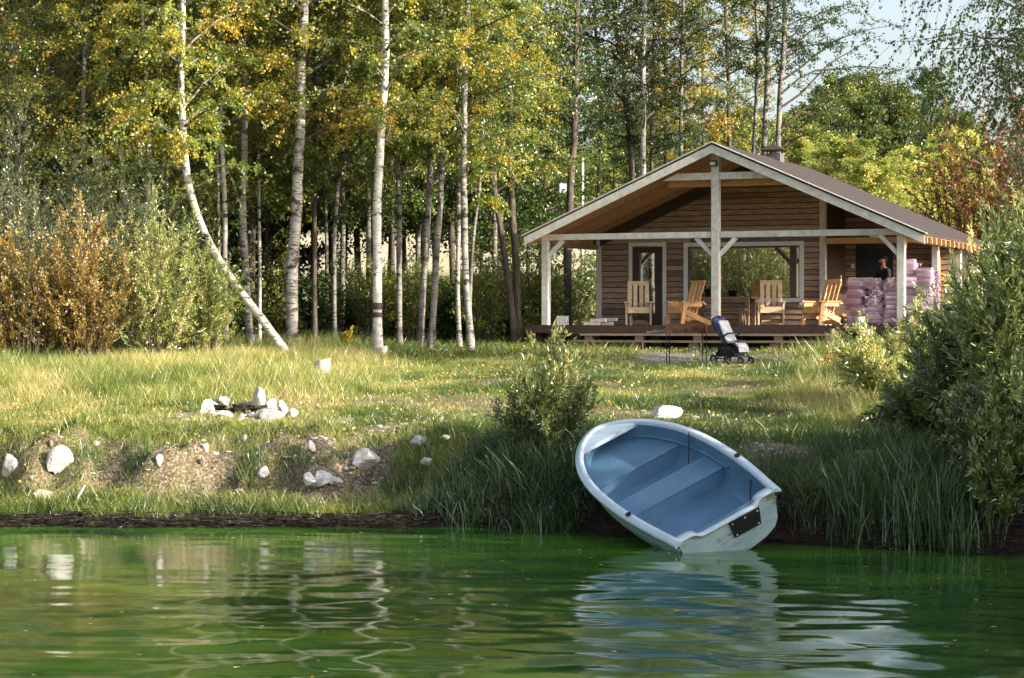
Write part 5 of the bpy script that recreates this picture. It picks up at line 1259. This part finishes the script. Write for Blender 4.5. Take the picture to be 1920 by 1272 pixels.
# bushes -------------------------------------------------------------------
def bush(name, base, rx, ry, H, nst, label, leaf, tint, size, asp, cat='bush', seed=0, nleaf=34, ntw=7, tvar=.12, group=None, up=1.0, jit=.02, bark='twig', r0=.012, z0=.15, spread=1.0, tipt=.0, ldir=.9, place_=True, stlean=None):
    rq = np.random.default_rng(500 + seed); root = empty(name, base); tag(root, label, cat, group)
    a = rq.uniform(0, 2 * np.pi, nst); rr_ = np.sqrt(rq.random(nst)); bx = np.stack([rx * .45 * rr_ * np.cos(a), ry * .45 * rr_ * np.sin(a)], 1)
    tp = np.stack([rx * rr_ * np.cos(a), ry * rr_ * np.sin(a)], 1); hh = H * (1 - .45 * rr_ ** 2) * rq.uniform(.62, 1.12, nst); nleaf = int(nleaf * 1.25)
    if stlean is not None: tp = tp + np.array(stlean) * hh[:, None]
    gz_ = ground_z(base[0] + bx[:, 0], base[1] + bx[:, 1]) - base[2] if place_ else np.zeros(nst)
    s = np.linspace(0, 1, 8); P = np.zeros((nst, 8, 3))
    P[:, :, :2] = bx[:, None] + (tp - bx)[:, None] * (s ** 1.4)[None, :, None]; P[:, :, 2] = gz_[:, None] + hh[:, None] * s[None] ** .9 
    P += np.cumsum(rq.normal(0, .012, P.shape), 1) * H * .5
    P[:, 0, 2] = gz_ - .05
    wood = MB(); wood.tubes(P, r0 * (1.15 - s)[None] * rq.uniform(.6, 1.3, nst)[:, None], 5)
    m_ = nst * ntw; bi = np.repeat(np.arange(nst), ntw); ts = np.clip(np.tile((np.arange(ntw) + .5) / ntw, nst) * (1 - z0) + z0 + rq.uniform(-.06, .06, m_), 0, 1)
    fi = ts * 7; i0 = np.clip(fi.astype(int), 0, 6); fr_ = (fi - i0)[:, None]; T0 = P[bi, i0] * (1 - fr_) + P[bi, i0 + 1] * fr_
    SD = unit(P[bi, i0 + 1] - P[bi, i0]); TD = unit(SD * .8 * up + rq.normal(0, .45, (m_, 3)) * spread); TL = H * .17 * rq.uniform(.5, 1.3, m_)
    TP = T0[:, None] + TD[:, None] * (TL[:, None, None] * np.linspace(0, 1, 3)[None, :, None]); wood.tubes(TP, np.full((m_, 3), r0 * .28), 3)
    ti = np.repeat(np.arange(m_), nleaf); u = rq.random(len(ti)); LP = T0[ti] + TD[ti] * (TL[ti] * u)[:, None] + rq.normal(0, jit, (len(ti), 3))
    LD = TD[ti] * ldir + rq.normal(0, .45, LP.shape)
    hrel = LP[:, 2] / H
    tn = tint + (rq.random(len(ti)) < .12) * .3 + rq.normal(0, tvar, nst)[bi][ti] + rq.normal(0, .10, len(ti)) + tipt * (hrel - .5)
    lv = MB(); add_leaves(lv, LP, LD, size, asp, tn, rq, spread=.5)
    wood.build('stems', M[bark], root); lv.build('foliage', M[leaf], root); return root
def bush_px(px, pyb, wpx, hpx, nst, label, leaf, tint, size, asp, Z=None, **k):
    if Z is None: p_ = on_ground(px, pyb)
    else:
        x = (px - 960) / FPX * Z; p_ = np.array([x, Z, float(ground_z(x, Z))])
    sc_ = p_[1] / FPX; nm = k.pop('name', 'bush'); ryf = k.pop('ryf', .7)
    return bush(nm, p_, wpx * sc_ / 2, wpx * sc_ / 2 * ryf, hpx * sc_, nst, label, leaf, tint, size, asp, **k)
# left thicket
bush_px(20, 0, 190, 430, 60, 'tall grey green willow bush at the left edge of the photo', 'silver_leaf', .5, .085, .26, Z=51.5, seed=1, nleaf=34, ntw=9)
bush_px(140, 0, 220, 400, 64, 'broad silvery willow bush behind the rust coloured bush', 'silver_leaf', .5, .085, .26, Z=52.5, seed=2, nleaf=34, ntw=9)
bush_px(250, 0, 200, 380, 56, 'grey green willow bush left of the curved birch', 'silver_leaf', .42, .085, .28, Z=52.8, seed=3, nleaf=34, ntw=9)
bush_px(50, 0, 190, 240, 54, 'yellow brown autumn bush in the lower left thicket', 'autumn_leaf', .48, .07, .5, Z=49.0, seed=4, nleaf=34, ntw=8, tipt=.25, tvar=.16)
bush_px(155, 0, 190, 290, 60, 'rust coloured autumn bush, largest in the left thicket', 'autumn_leaf', .56, .07, .5, Z=49.3, seed=5, nleaf=34, ntw=8, tipt=.25, tvar=.16)
bush_px(-30, 0, 160, 300, 40, 'golden bush cut off by the left edge of the photo', 'autumn_leaf', .5, .07, .5, Z=49.6, seed=6, nleaf=34, ntw=8, tvar=.15)
bush_px(285, 0, 190, 290, 60, 'bright green yellow willow bush beside the rust coloured one', 'willow_leaf', .68, .08, .34, Z=49.8, seed=7, nleaf=34, ntw=8)
bush_px(370, 0, 170, 260, 50, 'green willow bush under the leaning part of the curved birch', 'willow_leaf', .62, .08, .34, Z=50.6, seed=8, nleaf=32, ntw=8)
bush_px(330, 0, 200, 420, 40, 'tall loose green bush behind the curved birch', 'willow_leaf', .40, .09, .5, Z=55, seed=9, nleaf=32, ntw=8)
bush_px(90, 0, 260, 520, 50, 'tall dark green thicket behind the left willows', 'willow_leaf', .25, .11, .5, Z=57, seed=10, nleaf=32, ntw=8)
bush_px(230, 0, 240, 500, 50, 'tall green thicket behind the white birch on the left', 'willow_leaf', .30, .11, .5, Z=58, seed=11, nleaf=32, ntw=8)
# undergrowth under the grove
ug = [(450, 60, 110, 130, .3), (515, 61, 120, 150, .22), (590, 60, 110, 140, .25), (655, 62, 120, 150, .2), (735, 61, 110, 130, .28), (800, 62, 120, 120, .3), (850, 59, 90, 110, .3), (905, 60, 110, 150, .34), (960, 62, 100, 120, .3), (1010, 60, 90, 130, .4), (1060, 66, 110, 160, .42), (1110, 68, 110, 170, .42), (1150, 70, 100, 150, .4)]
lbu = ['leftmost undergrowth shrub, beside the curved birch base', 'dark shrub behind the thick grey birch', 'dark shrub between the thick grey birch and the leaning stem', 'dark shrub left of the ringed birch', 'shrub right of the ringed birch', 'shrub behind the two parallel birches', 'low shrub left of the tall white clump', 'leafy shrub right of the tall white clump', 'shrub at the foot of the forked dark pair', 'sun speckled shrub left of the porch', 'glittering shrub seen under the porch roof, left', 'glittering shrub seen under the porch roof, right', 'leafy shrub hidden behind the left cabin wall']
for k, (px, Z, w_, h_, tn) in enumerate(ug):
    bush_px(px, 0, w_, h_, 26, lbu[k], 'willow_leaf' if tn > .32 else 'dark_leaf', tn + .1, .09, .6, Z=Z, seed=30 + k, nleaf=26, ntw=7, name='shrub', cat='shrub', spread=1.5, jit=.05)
bush_px(655, 0, 30, 50, 5, 'tiny yellow sapling on the dark edge of the grove', 'birch_leaf', .75, .09, .6, Z=53.2, seed=48, nleaf=8, ntw=5, name='sapling', cat='sapling')
for k, (px, Z, h_) in enumerate(((520, 60, 210), (690, 60, 200), (770, 59, 190), (835, 60, 200), (900, 58, 230), (940, 61, 190), (995, 60, 220))):
    bush_px(px, 0, 110, h_, 14, ['tall loose sapling thicket behind the thick grey birch', 'tall loose saplings behind the ringed birch', 'loose saplings just right of the ringed birch', 'loose saplings behind the parallel birches', 'loose saplings right of the tall white clump', 'saplings between the tall white clump and the forked dark pair', 'loose saplings left of the cabin eave'][k], 'birch_leaf', .42, .08, .65, Z=Z, seed=400 + k, nleaf=16, ntw=9, name='sapling_thicket', cat='saplings', spread=1.6, jit=.06, r0=.014)
# centre shrub by the sedge and its shoots
bush_px(1022, 950, 165, 225, 32, 'leafy willow shrub with yellow tips rising from the sedge beside the boat', 'willow_leaf', .55, .09, .32, seed=60, nleaf=20, ntw=8, tipt=.55, up=1.5, spread=.8, r0=.01, z0=.4, Z=27.6)
bush_px(1008, 0, 150, 245, 7, 'tall thin willow shoots standing out of the shrub beside the boat', 'willow_leaf', .6, .09, .28, Z=27.5, seed=61, nleaf=13, ntw=7, up=1.2, spread=1.0, r0=.009, z0=.5, tipt=.4, name='willow_shoots', cat='shoots', stlean=(.01, 0))
# right willow mass
bush_px(1965, 0, 320, 540, 62, 'large willow bush filling the right edge above the water', 'willow_leaf', .60, .10, .28, Z=24.9, seed=70, nleaf=32, ntw=12, r0=.014, up=1.2, jit=.015)
bush_px(1820, 0, 230, 290, 46, 'lower green willow between the reeds and the large willow bush', 'willow_leaf', .5, .095, .28, Z=25.6, seed=69, nleaf=32, ntw=10, r0=.012, jit=.015)
bush_px(2010, 0, 200, 660, 44, 'tall willow cut off by the right edge of the photo', 'willow_leaf', .42, .085, .28, Z=25.6, seed=71, nleaf=30, ntw=12, r0=.014, up=1.2, jit=.015)
bush_px(1835, 0, 220, 320, 44, 'willow bush in front of the firewood sacks, its lower part in shade', 'willow_leaf', .6, .08, .28, Z=28.0, seed=72, nleaf=30, ntw=10, up=1.2, jit=.015)
bush_px(1700, 0, 290, 165, 60, 'low sunny bush just below the right end of the deck', 'willow_leaf', .74, .085, .34, Z=35, seed=73, nleaf=30, ntw=8, up=1.2, tipt=.3)
bush_px(1830, 0, 270, 280, 60, 'sunny willow bush hiding the lower part of the firewood sacks', 'willow_leaf', .72, .095, .32, Z=32.5, seed=74, nleaf=32, ntw=9, up=1.2, tipt=.3)
bush_px(1925, 0, 240, 360, 60, 'sunny tall willow bush behind the large one at the right edge', 'willow_leaf', .7, .09, .32, Z=39, seed=75, nleaf=32, ntw=9, up=1.2)
bush_px(1630, 0, 130, 120, 36, 'low yellowing bush at the right end of the steps', 'willow_leaf', .7, .06, .35, Z=41, seed=76, nleaf=26, ntw=7, up=1.2)
bush_px(1560, 0, 34, 60, 7, 'small yellow leaved plant in front of the right end of the steps', 'autumn_leaf', .8, .07, .5, Z=44.5, seed=77, nleaf=14, ntw=5, name='small_plant', cat='plant')
bush_px(1890, 0, 260, 250, 60, 'low leafy willow skirt reaching down to the water at the right', 'willow_leaf', .42, .09, .30, Z=24.2, seed=171, nleaf=28, ntw=9, z0=.05, jit=.02)
bush_px(1745, 0, 150, 170, 36, 'small willow bush on the bank above the straight reeds', 'willow_leaf', .5, .085, .32, Z=26.8, seed=172, nleaf=26, ntw=8, z0=.05)
bush_px(1625, 0, 110, 110, 26, 'loose low bush in the lawn grass right of the steps', 'willow_leaf', .7, .08, .34, Z=37.5, seed=173, nleaf=20, ntw=7, spread=1.3)
bush_px(1740, 0, 170, 150, 40, 'loose bush in the long grass below the yellow green bushes', 'willow_leaf', .66, .085, .34, Z=30.8, seed=174, nleaf=22, ntw=8, spread=1.3, z0=.05)
bush_px(1720, 0, 230, 90, 40, 'dark low plants on the shaded bank right of the boat', 'willow_leaf', .3, .10, .35, Z=28.2, seed=78, nleaf=22, ntw=5, name='bank_plants', cat='plants')
# pink flowering stems by the sacks
for k, (px, Z, h_, lb) in enumerate(((1757, 38.5, 232, 'pink flower spike in front of the firewood sacks, left of the pair'), (1787, 38.5, 205, 'pink flower spike in front of the firewood sacks, right of the pair'))):
    rq = np.random.default_rng(900 + k); sc_ = Z / FPX; x = (px - 960) * sc_; root = empty('flower_spike', (x, Z, float(ground_z(x, Z)))); tag(root, lb, 'flower'); H = h_ * sc_
    g = MB(); g.tube([(0, 0, -.05), (.03, 0, H * .5), (.0, 0, H)], [.012, .009, .004], 5); g.build('stem', M['twig'], root)
    z = H - .85 * rq.random(420); a = rq.uniform(0, 6.28, 420); r_ = .05 * (1 - (z - H + .85) / .95); P_ = np.stack([r_ * np.cos(a), r_ * np.sin(a), z], 1); g = MB()
    if 'pink' not in M: M['pink'] = leaf_mat('pink_petals', [(0, (.42, .22, .36)), (1, (.70, .50, .62))], trans=.4, gloss=.03)
    add_leaves(g, P_, np.stack([np.cos(a), np.sin(a), .3 * np.ones(420)], 1), .05, .7, rq.random(420), rq); g.build('blossom', M['pink'], root)
# rust coloured rowan thicket behind the right side
bush_px(1895, 0, 330, 470, 66, 'rust brown autumn thicket behind the cabin roof on the right', 'rust_leaf', .5, .12, .5, Z=67, seed=80, nleaf=30, ntw=10, r0=.02, tipt=.1, tvar=.18, up=.9, spread=1.2)
bush_px(1800, 0, 190, 400, 40, 'thin twiggy orange brown bush right behind the eave', 'rust_leaf', .62, .10, .45, Z=69, seed=81, nleaf=14, ntw=9, r0=.02, tvar=.18, spread=1.4)
bush_px(1985, 0, 240, 500, 44, 'dark rust bush cut off by the right edge of the photo', 'rust_leaf', .3, .10, .45, Z=46, seed=82, nleaf=30, ntw=10, r0=.02, tvar=.15)

# hillside behind the cabin ---------------------------------------------------
FT = [proto_tree(330 + k, 8, 2.4, .62, 'far_leaf', .20, nbr=70, z0=.4, nleaf=28, tvar=.2) for k in range(3)]
FD = [proto_tree(335 + k, 8, 2.3, .75, 'dark_leaf', .20, nbr=70, z0=.4, nleaf=28, tvar=.2) for k in range(2)]
PHL = [proto_tree(340, 11, 2.6, .55, 'dark_leaf', .2, nbr=80, z0=.8, nleaf=26)]
hl = [(1740, 190, 1.0, 5), (1560, 175, 1.0, 0), (1620, 165, 1.1, 0)]
def hill_put(P_, px, pytop, Z, label, group=None, Hn=8.0):
    x = (px - 960) / FPX * Z; gz = float(ground_z(x, Z)); top = CAMZ + (610 - pytop) / FPX * Z; s_ = (top - gz) / Hn
    if s_ < .25: return None
    o = put(P_, x, Z, s_, rp.uniform(0, 6.3), label, group); w_ = min(s_, 1.5) ; o.scale = (max(w_, .9), max(w_, .9), s_); return o
hill_put(PHL[0], 1745, 128, 180, 'round dark green tree crown on the skyline at the right', Hn=11)
for k, (px, top, Z, lb) in enumerate(((1640, 300, 105, 'bright green bush on the slope directly above the roof eave'), (1575, 260, 112, 'yellow green bush on the slope right of the chimney'), (1700, 285, 118, 'light green bush on the slope above the right eave'),
        (1610, 195, 135, 'olive green tree on the slope above the bright bushes'), (1530, 190, 140, 'olive tree on the slope right of the trio of trunks'), (1680, 170, 150, 'green tree just left of the round dark crown'), (1570, 150, 170, 'tree on the skyline right of the trio of trunks'), (1630, 150, 175, 'tree on the skyline between the trio of trunks and the round crown'),
        (1800, 215, 150, 'tree on the slope right of the round dark crown'), (1730, 280, 112, 'sunny bush on the slope behind the thin orange brown bush'), (1500, 235, 120, 'sunny yellow bush directly behind the chimney'), (1800, 250, 120, 'green bush on the slope behind the rust brown thicket'))):
    hill_put(FT[k % 3] if Z < 125 else FD[k % 2], px, top, Z, lb)
for k in range(46):
    Z = rp.uniform(128, 205); px = rp.uniform(680, 1500); top = 470 - (Z - 125) * 3.2 - rp.uniform(0, 40)
    hill_put(FT[k % 3], px, max(top, 175 + rp.uniform(0, 30)), Z, 'one of the hazy yellow green trees on the hillside beyond the pale field', 'trees on the hillside beyond the field')
for k in range(9):
    px = 730 + k * 48; hill_put(FT[k % 3], px, 500 - rp.uniform(0, 18), 92, 'low sunlit bush at the near edge of the pale field', 'bushes at the edge of the pale field')
for k, (px, Z) in enumerate(((1930, 200), (2020, 190), (60, 190), (200, 200), (340, 190), (480, 205), (600, 195))):
    hill_put(PHL[0], px, 200, Z, 'dark tree on the skyline seen only in gaps', 'far skyline trees', Hn=11)

# shade trees off the right side of the frame, thicket off the left side ---------
SB = [bush('alder_thicket', (0, 0, 0), 2.0, 1.9, 5.7, 70, 'x', 'dark_leaf', .45, .15, .7, cat='bush', seed=200 + k, nleaf=26, ntw=9, place_=False, r0=.03) for k in range(2)]
for k, (x, y, s_) in enumerate(((13.6, 8.5, .95), (13.4, 11.3, 1.05), (13.6, 14.0, 1.08), (13.3, 16.6, 1.0), (13.6, 19.2, .90), (13.6, 21.8, .82), (13.8, 24.3, .66), (16.5, 11, 1.1), (16.6, 13.5, 1.05))):
    put(SB[k % 2], x, y, s_, rp.uniform(0, 6.3), 'dense alder bush on the shore beyond the right edge of the photo', 'alder bushes on the right shore')
LB = [bush('willow_thicket', (0, 0, 0), 2.4, 1.8, 6.2, 80, 'x', 'willow_leaf', .62, .11, .4, cat='bush', seed=210 + k, nleaf=26, ntw=9, place_=False, r0=.03) for k in range(2)]
for k, (x, y) in enumerate(((-11.5, 35.5), (-13.5, 33), (-15, 31), (-16.5, 28.5), (-17.5, 26), (-19, 23.5), (-20, 21), (-22, 18), (-14.5, 36), (-17, 33), (-19.5, 29), (-21, 26))):
    put(LB[k % 2], x, y, rp.uniform(.95, 1.15), rp.uniform(0, 6.3), 'tall yellow green willow thicket on the shore beyond the left edge of the photo', 'willows on the left shore')

# ------------------------------------------------------------------ grass
def blades(P, H, Wd, lean, tint, mb, rq, seg=2):
    n = len(P); a = rq.uniform(0, 2 * np.pi, n); B = np.stack([np.cos(a), np.sin(a), np.zeros(n)], 1); l_ = rq.uniform(0, 2 * np.pi, n)
    Ld = np.stack([np.cos(l_), np.sin(l_), np.zeros(n)], 1) * (lean * H)[:, None]; w_ = (Wd / 2)[:, None]
    up_ = np.array([0, 0, 1.0])
    if seg == 1:
        V = np.stack([P - B * w_, P + B * w_, P + Ld + up_ * H[:, None]], 1).reshape(-1, 3); mb.add(V, np.arange(3 * n).reshape(-1, 3), tint); return
    m1 = P + Ld * .30 + up_ * (H * .55)[:, None]; m2 = P + Ld * .72 + up_ * (H * .88)[:, None]; tp = P + Ld * 1.25 + up_ * (H * (1 - .25 * lean))[:, None]
    V = np.stack([P - B * w_, P + B * w_, m1 + B * w_ * .85, m1 - B * w_ * .85, m2 + B * w_ * .5, m2 - B * w_ * .5, tp], 1).reshape(-1, 3)
    i0 = np.arange(n)[:, None] * 7
    mb.add(V, np.concatenate([i0 + [[0, 1, 2, 3]], i0 + [[3, 2, 4, 5]]]), np.concatenate([tint, tint])); mb.nv  # quads
    mb.V.append(np.zeros((0, 3))); mb.loops.append((i0 + np.array([[5, 4, 6]]) + mb.nv - len(V)).ravel()); mb.cnt.append(np.full(n, 3)); mb.tint.append(tint); mb.sm.append(np.full(n, False)); mb.mi.append(np.full(n, 0))
def scatter(n, x0, x1, y0, y1, rq, fr=.262):
    X = rq.uniform(x0, x1, n); Y = rq.uniform(y0, y1, n); k = np.abs(X) < fr * Y + .6; return X[k], Y[k]
rg = np.random.default_rng(77)
def patch(X, Y): return fnoise(X * .8, Y * .8, 61, 4)
# short turf
X, Y = scatter(620000, -14, 14, 26.5, 56, rg); dm, mm, vm, fm, lm = soil_masks(X, Y); d = Y - Ys(X); n_ = patch(X, Y)
k = (d > .45) & (rg.random(len(X)) > np.maximum.reduce([dm * 1.02, mm, vm * .95, lm * .75])) 
k &= ~((np.abs((X - 1.75) * .899 + (Y - 25.3) * .438) < .8) & (np.abs(-(X - 1.75) * .438 + (Y - 25.3) * .899) < 1.75))
k &= ~((X > 1) & (Y > 53 + .0 * X) & (rg.random(len(X)) < .75)); ps_ = on_ground(604, 709, 30, 60); nostump = lambda X, Y: ~((np.abs(X - ps_[0]) < .3) & (Y < ps_[1] + .1) & (Y > ps_[1] - 2.2))
X, Y, n_, dm, d = X[k], Y[k], n_[k], dm[k], d[k]
tall = np.maximum(sstep(-2.0, -4.2, X + (n_ - .5) * 2) * sstep(35, 38, Y) , sstep(4.0, 5.6, X - (Y - 36) * .12 + (n_ - .5) * 2) * sstep(30.5, 32, Y))
clump = sstep(.38, .66, fnoise(X * 2.2, Y * 2.2, 71, 3))
H = (.03 + .085 * clump + .045 * rg.random(len(X))) * (1 - .5 * dm) + tall * (.10 + .22 * rg.random(len(X)) * (.4 + clump))
H *= np.where((d < 3) & (X < 0), 1.5, 1)
dry = fnoise(X * .6, Y * .35, 81, 3)
tn = .52 + (dry - .5) * 1.5 + rg.normal(0, .16, len(X)) + .12 * tall - .26 * clump * (1 - tall) + .12 * dm
tn += .14 * sstep(30.5, 32, Y) * (1 - sstep(35, 40, Y)) ; tn -= .2 * (d < 2.6)
gm_ = MB(); P = np.stack([X, Y, ground_z(X, Y) - .01], 1)
blades(P, H, .006 + .0042 * H / .1 * .6 + Y * .00008, .35 + .5 * rg.random(len(X)), np.clip(tn, 0, 1), gm_, rg, 1)
tag(gm_.build('lawn_grass', M['grass']), 'short trodden lawn grass, green to straw coloured', 'grass', kind='stuff')
# tall meadow grass left and right
X, Y = scatter(190000, -14, 14, 33, 51.5, rg); n_ = patch(X, Y)
tl = np.maximum(sstep(-1.8, -4.4, X + (n_ - .5) * 2.4) * sstep(35, 38.5, Y - (X + 6) * .0), .9 * sstep(4.2, 5.6, X - (Y - 36) * .14 + (n_ - .5) * 2) * sstep(30.5, 33, Y))
cl = sstep(.36, .6, fnoise(X * 1.4, Y * 1.4, 91, 3)); k = (rg.random(len(X)) < tl * (.25 + .75 * cl)) & nostump(X, Y); X, Y, cl = X[k], Y[k], cl[k]
H = (.10 + .20 * rg.random(len(X))) * (.7 + .5 * cl); tn = .56 + .5 * (fnoise(X * .9, Y * .9, 95, 3) - .5) + rg.normal(0, .13, len(X)); tn = np.where(rg.random(len(X)) < .16, .9, tn)
gm_ = MB(); blades(np.stack([X, Y, ground_z(X, Y) - .01], 1), H, .009 + 0 * H, .3 + .55 * rg.random(len(X)), np.clip(tn, 0, 1), gm_, rg, 2)
tag(gm_.build('meadow_grass', M['grass']), 'tall pale meadow grass at both sides of the lawn', 'grass', kind='stuff')
# bank grass: shelf and slopes
X, Y = scatter(120000, -9, 8.5, 22.5, 31.5, rg, .3); dm, mm, vm, fm, lm = soil_masks(X, Y); d = Y - Ys(X); n_ = fnoise(X * 1.5, Y * 1.5, 97, 3)
right = sstep(-1.2, .4, X)
inb = (np.abs((X - 1.75) * .899 + (Y - 25.3) * .438) < .8) & (np.abs(-(X - 1.75) * .438 + (Y - 25.3) * .899) < 1.75)
k = (~inb) & (d > .28 + (1 - right) * (1.3 * fnoise(X * 1.4, Y * 1.4, 44, 3) - .5)) & (d < 4) & (rg.random(len(X)) > dm * 1.1) & (rg.random(len(X)) < .15 + 1.0 * sstep(.34, .55, n_)); X, Y, d, right, n_ = X[k], Y[k], d[k], right[k], n_[k]
H = (.09 + .15 * rg.random(len(X))) * (1 + .45 * right) * (.6 + .8 * n_)
tn = .36 + .5 * (fnoise(X * 1.2, Y * 1.2, 99, 3) - .5) + rg.normal(0, .14, len(X)) + .26 * (1 - right) * sstep(.5, 1.0, d) - .20 * right + .1 * (rg.random(len(X)) < .2)  # tint carries the sun on the shelf and the shade on the right bank
gm_ = MB(); blades(np.stack([X, Y, ground_z(X, Y) - .01], 1), H, .007 + 0 * H, .35 + .7 * rg.random(len(X)), np.clip(tn, 0, 1), gm_, rg, 2)
tag(gm_.build('bank_grass', M['grass']), 'rough green and brown grass over the pond bank', 'grass', kind='stuff')
# floor of the wood: dry litter and ferns
X, Y = scatter(60000, -17, 3, 50.5, 68, rg, .27); gm_ = MB(); H = .05 + .22 * rg.random(len(X)) ** 2
blades(np.stack([X, Y, ground_z(X, Y) - .01], 1), H, .02 + 0 * H, .6 + .8 * rg.random(len(X)), np.clip(.3 + rg.normal(0, .25, len(X)), 0, 1), gm_, rg, 1)
tag(gm_.build('forest_undergrowth', M['grass']), 'dim grass and weeds on the floor of the wood', 'grass', kind='stuff')
# wrack along the waterline
X = rg.uniform(-7.5, 7.5, 10000); Y = Ys(X) + rg.normal(.15, .22, 10000) + .25 * (fnoise(X * 1.2, X * 0, 8, 3) - .5); Z_ = ground_z(X, Y); k = Z_ > -.03; X, Y, Z_ = X[k], Y[k], Z_[k]
a = rg.normal(0, .5, len(X)) + 3.14 * (rg.random(len(X)) < .5); l_ = .03 + .22 * rg.random(len(X)) ** 2; P0 = np.stack([X, Y, Z_ + rg.uniform(0, .08, len(X))], 1); P1 = P0 + np.stack([l_ * np.cos(a), l_ * np.sin(a), rg.uniform(-.01, .03, len(X))], 1)
M['wrack'] = mat('shore_wrack', [(.3, (.014, .011, .009)), (.6, (.045, .034, .026)), (.8, (.22, .17, .12))], s=9, tint=.6, rough=.9)
g = MB(); g.tubes(np.stack([P0, (P0 + P1) / 2 + (0, 0, .008), P1], 1), np.full((len(X), 3), .004) * rg.uniform(.6, 2, len(X))[:, None], 3, rg.random(len(X)).repeat(6)); tag(g.build('shore_wrack', M['wrack']), 'dark line of roots and dead stalks along the waterline', 'debris', kind='stuff')
# sedge tussocks
def tussock(x, y, H, n, r_, label, tint=.5, lean=.6, name='sedge_tussock', wd=.011, zoff=0):
    gz = max(float(ground_z(x, y)), -.12) + zoff; root = empty(name, (x, y, gz)); tag(root, label, 'sedge' if 'sedge' in name else 'reeds'); a = rg.uniform(0, 6.28, n); q = r_ * np.sqrt(rg.random(n)); px_, py_ = q * np.cos(a), q * np.sin(a)
    zz = np.maximum(ground_z(x + px_, y + py_), -.15) - gz
    g = MB(); blades(np.stack([px_, py_, zz - .02], 1), H * rg.uniform(.45, 1.1, n), np.full(n, wd), lean * rg.uniform(.2, 1.3, n), np.clip(tint + rg.normal(0, .16, n), 0, 1), g, rg, 2); g.build('blades', M['sedge'], root)
ts_ = [(870, 900, .62, 300, .30, 'sedge tussock at the left foot of the centre shrub'), (935, 860, .75, 420, .34, 'dense sedge tussock under the left side of the centre shrub'), (1000, 900, .78, 460, .36, 'biggest sedge tussock under the centre shrub'),
       (1060, 890, .62, 300, .3, 'sedge tussock between the centre shrub and the boat bow'), (800, 960, .45, 220, .26, 'leftmost sedge tussock of the shaded group, at the waterline'), (880, 968, .5, 260, .28, 'sedge tussock at the waterline below the centre shrub, left'),
       (960, 978, .42, 220, .25, 'sedge tussock at the waterline below the centre shrub, middle'), (1030, 985, .5, 420, .28, 'bright sedge clump drooping over the water left of the boat'), (750, 925, .4, 180, .24, 'low sedge tuft beside the big grey boulder'),
       (1090, 950, .5, 240, .26, 'sedge clump touching the left side of the boat'), (905, 925, .6, 300, .3, 'sedge tussock halfway down the bank below the centre shrub'), (980, 835, .6, 260, .3, 'sedge tuft at the top of the bank left of the centre shrub'), (1040, 840, .6, 260, .3, 'sedge tuft at the top of the bank under the centre shrub'), (1090, 860, .55, 240, .3, 'sedge tuft at the top of the bank touching the bow')]
for (px, py, H, n, r_, lb) in ts_:
    p_ = on_ground(px, py); tussock(p_[0], p_[1], H * .82, n, r_ * 1.25, lb, .5, .8)
for k, (px, py, H, lb) in enumerate(((1590, 1012, .80, 'tall reeds in the water, first clump right of the boat'), (1635, 1016, .72, 'upright reeds in the water, second clump right of the boat'), (1690, 1022, .86, 'upright reeds in the water, third clump right of the boat'),
        (1735, 1024, .95, 'tallest straight reeds at the foot of the right willow'), (1785, 1030, .85, 'reeds under the left edge of the big right willow'), (1840, 1036, .6, 'short reeds under the middle of the big right willow'))):
    p_ = on_ground(px, py - 12); tussock(p_[0], p_[1], H, 110, .26, lb, .5, .42, 'reed_clump', .012)
for k, (px, py, H, lb) in enumerate(((1520, 960, .35, 'grass tuft on the bank right beside the boat stern'), (1600, 900, .35, 'grass tuft halfway up the shaded bank'), (1700, 900, .4, 'grass tuft on the shaded bank left of the willow'), (1650, 960, .4, 'grass tuft behind the second reed clump'), (1560, 860, .3, 'grass tuft near the top of the shaded bank'),
        (1480, 900, .3, 'small grass tuft just right of the boat rim'))):
    p_ = on_ground(px, py); tussock(p_[0], p_[1], H, 220, .28, lb, .45, .8, 'sedge_tussock', .009)
for k, (px, py, H, lb) in enumerate(((270, 960, .22, 'bright grass tuft on the low left shore'), (370, 955, .2, 'bright green tuft at the waterline left of centre'), (260, 880, .3, 'yellow green tuft at the left end of the bare earth'), (470, 885, .28, 'brown green tuft on the bare earth bank'),
        (340, 985, .16, 'tiny tuft standing in the water off the mud'), (170, 880, .22, 'leafy green tuft right of the large white boulder'), (560, 870, .2, 'small tuft in the earth bank left of the crumbled rock'))):
    p_ = on_ground(px, py - 3); tussock(p_[0], p_[1], H, 160, .2, lb, .62, .8, 'grass_tuft', .009)

# fallen leaves
M['fallen'] = leaf_mat('fallen_leaves', [(0, (.30, .16, .05)), (.5, (.55, .36, .06)), (1, (.62, .52, .20))], trans=.2, gloss=.08, var=0)
tag(FLOATING.build('floating_leaves', M['fallen']), 'small yellow leaves floating on the pond', 'leaves', kind='stuff')
X, Y = scatter(9000, -12, 9, 27, 54, rg); k = (Y - Ys(X)) > .8; X, Y = X[k], Y[k]; P = np.stack([X, Y, ground_z(X, Y) + rg.uniform(.02, .09, len(X))], 1); g = MB()
D = rg.normal(0, 1, P.shape); D[:, 2] *= .25; add_leaves(g, P, D, .05, .75, rg.random(len(X)), rg); tag(g.build('fallen_leaves', M['fallen']), 'fallen yellow birch leaves scattered over the lawn', 'leaves', kind='stuff')
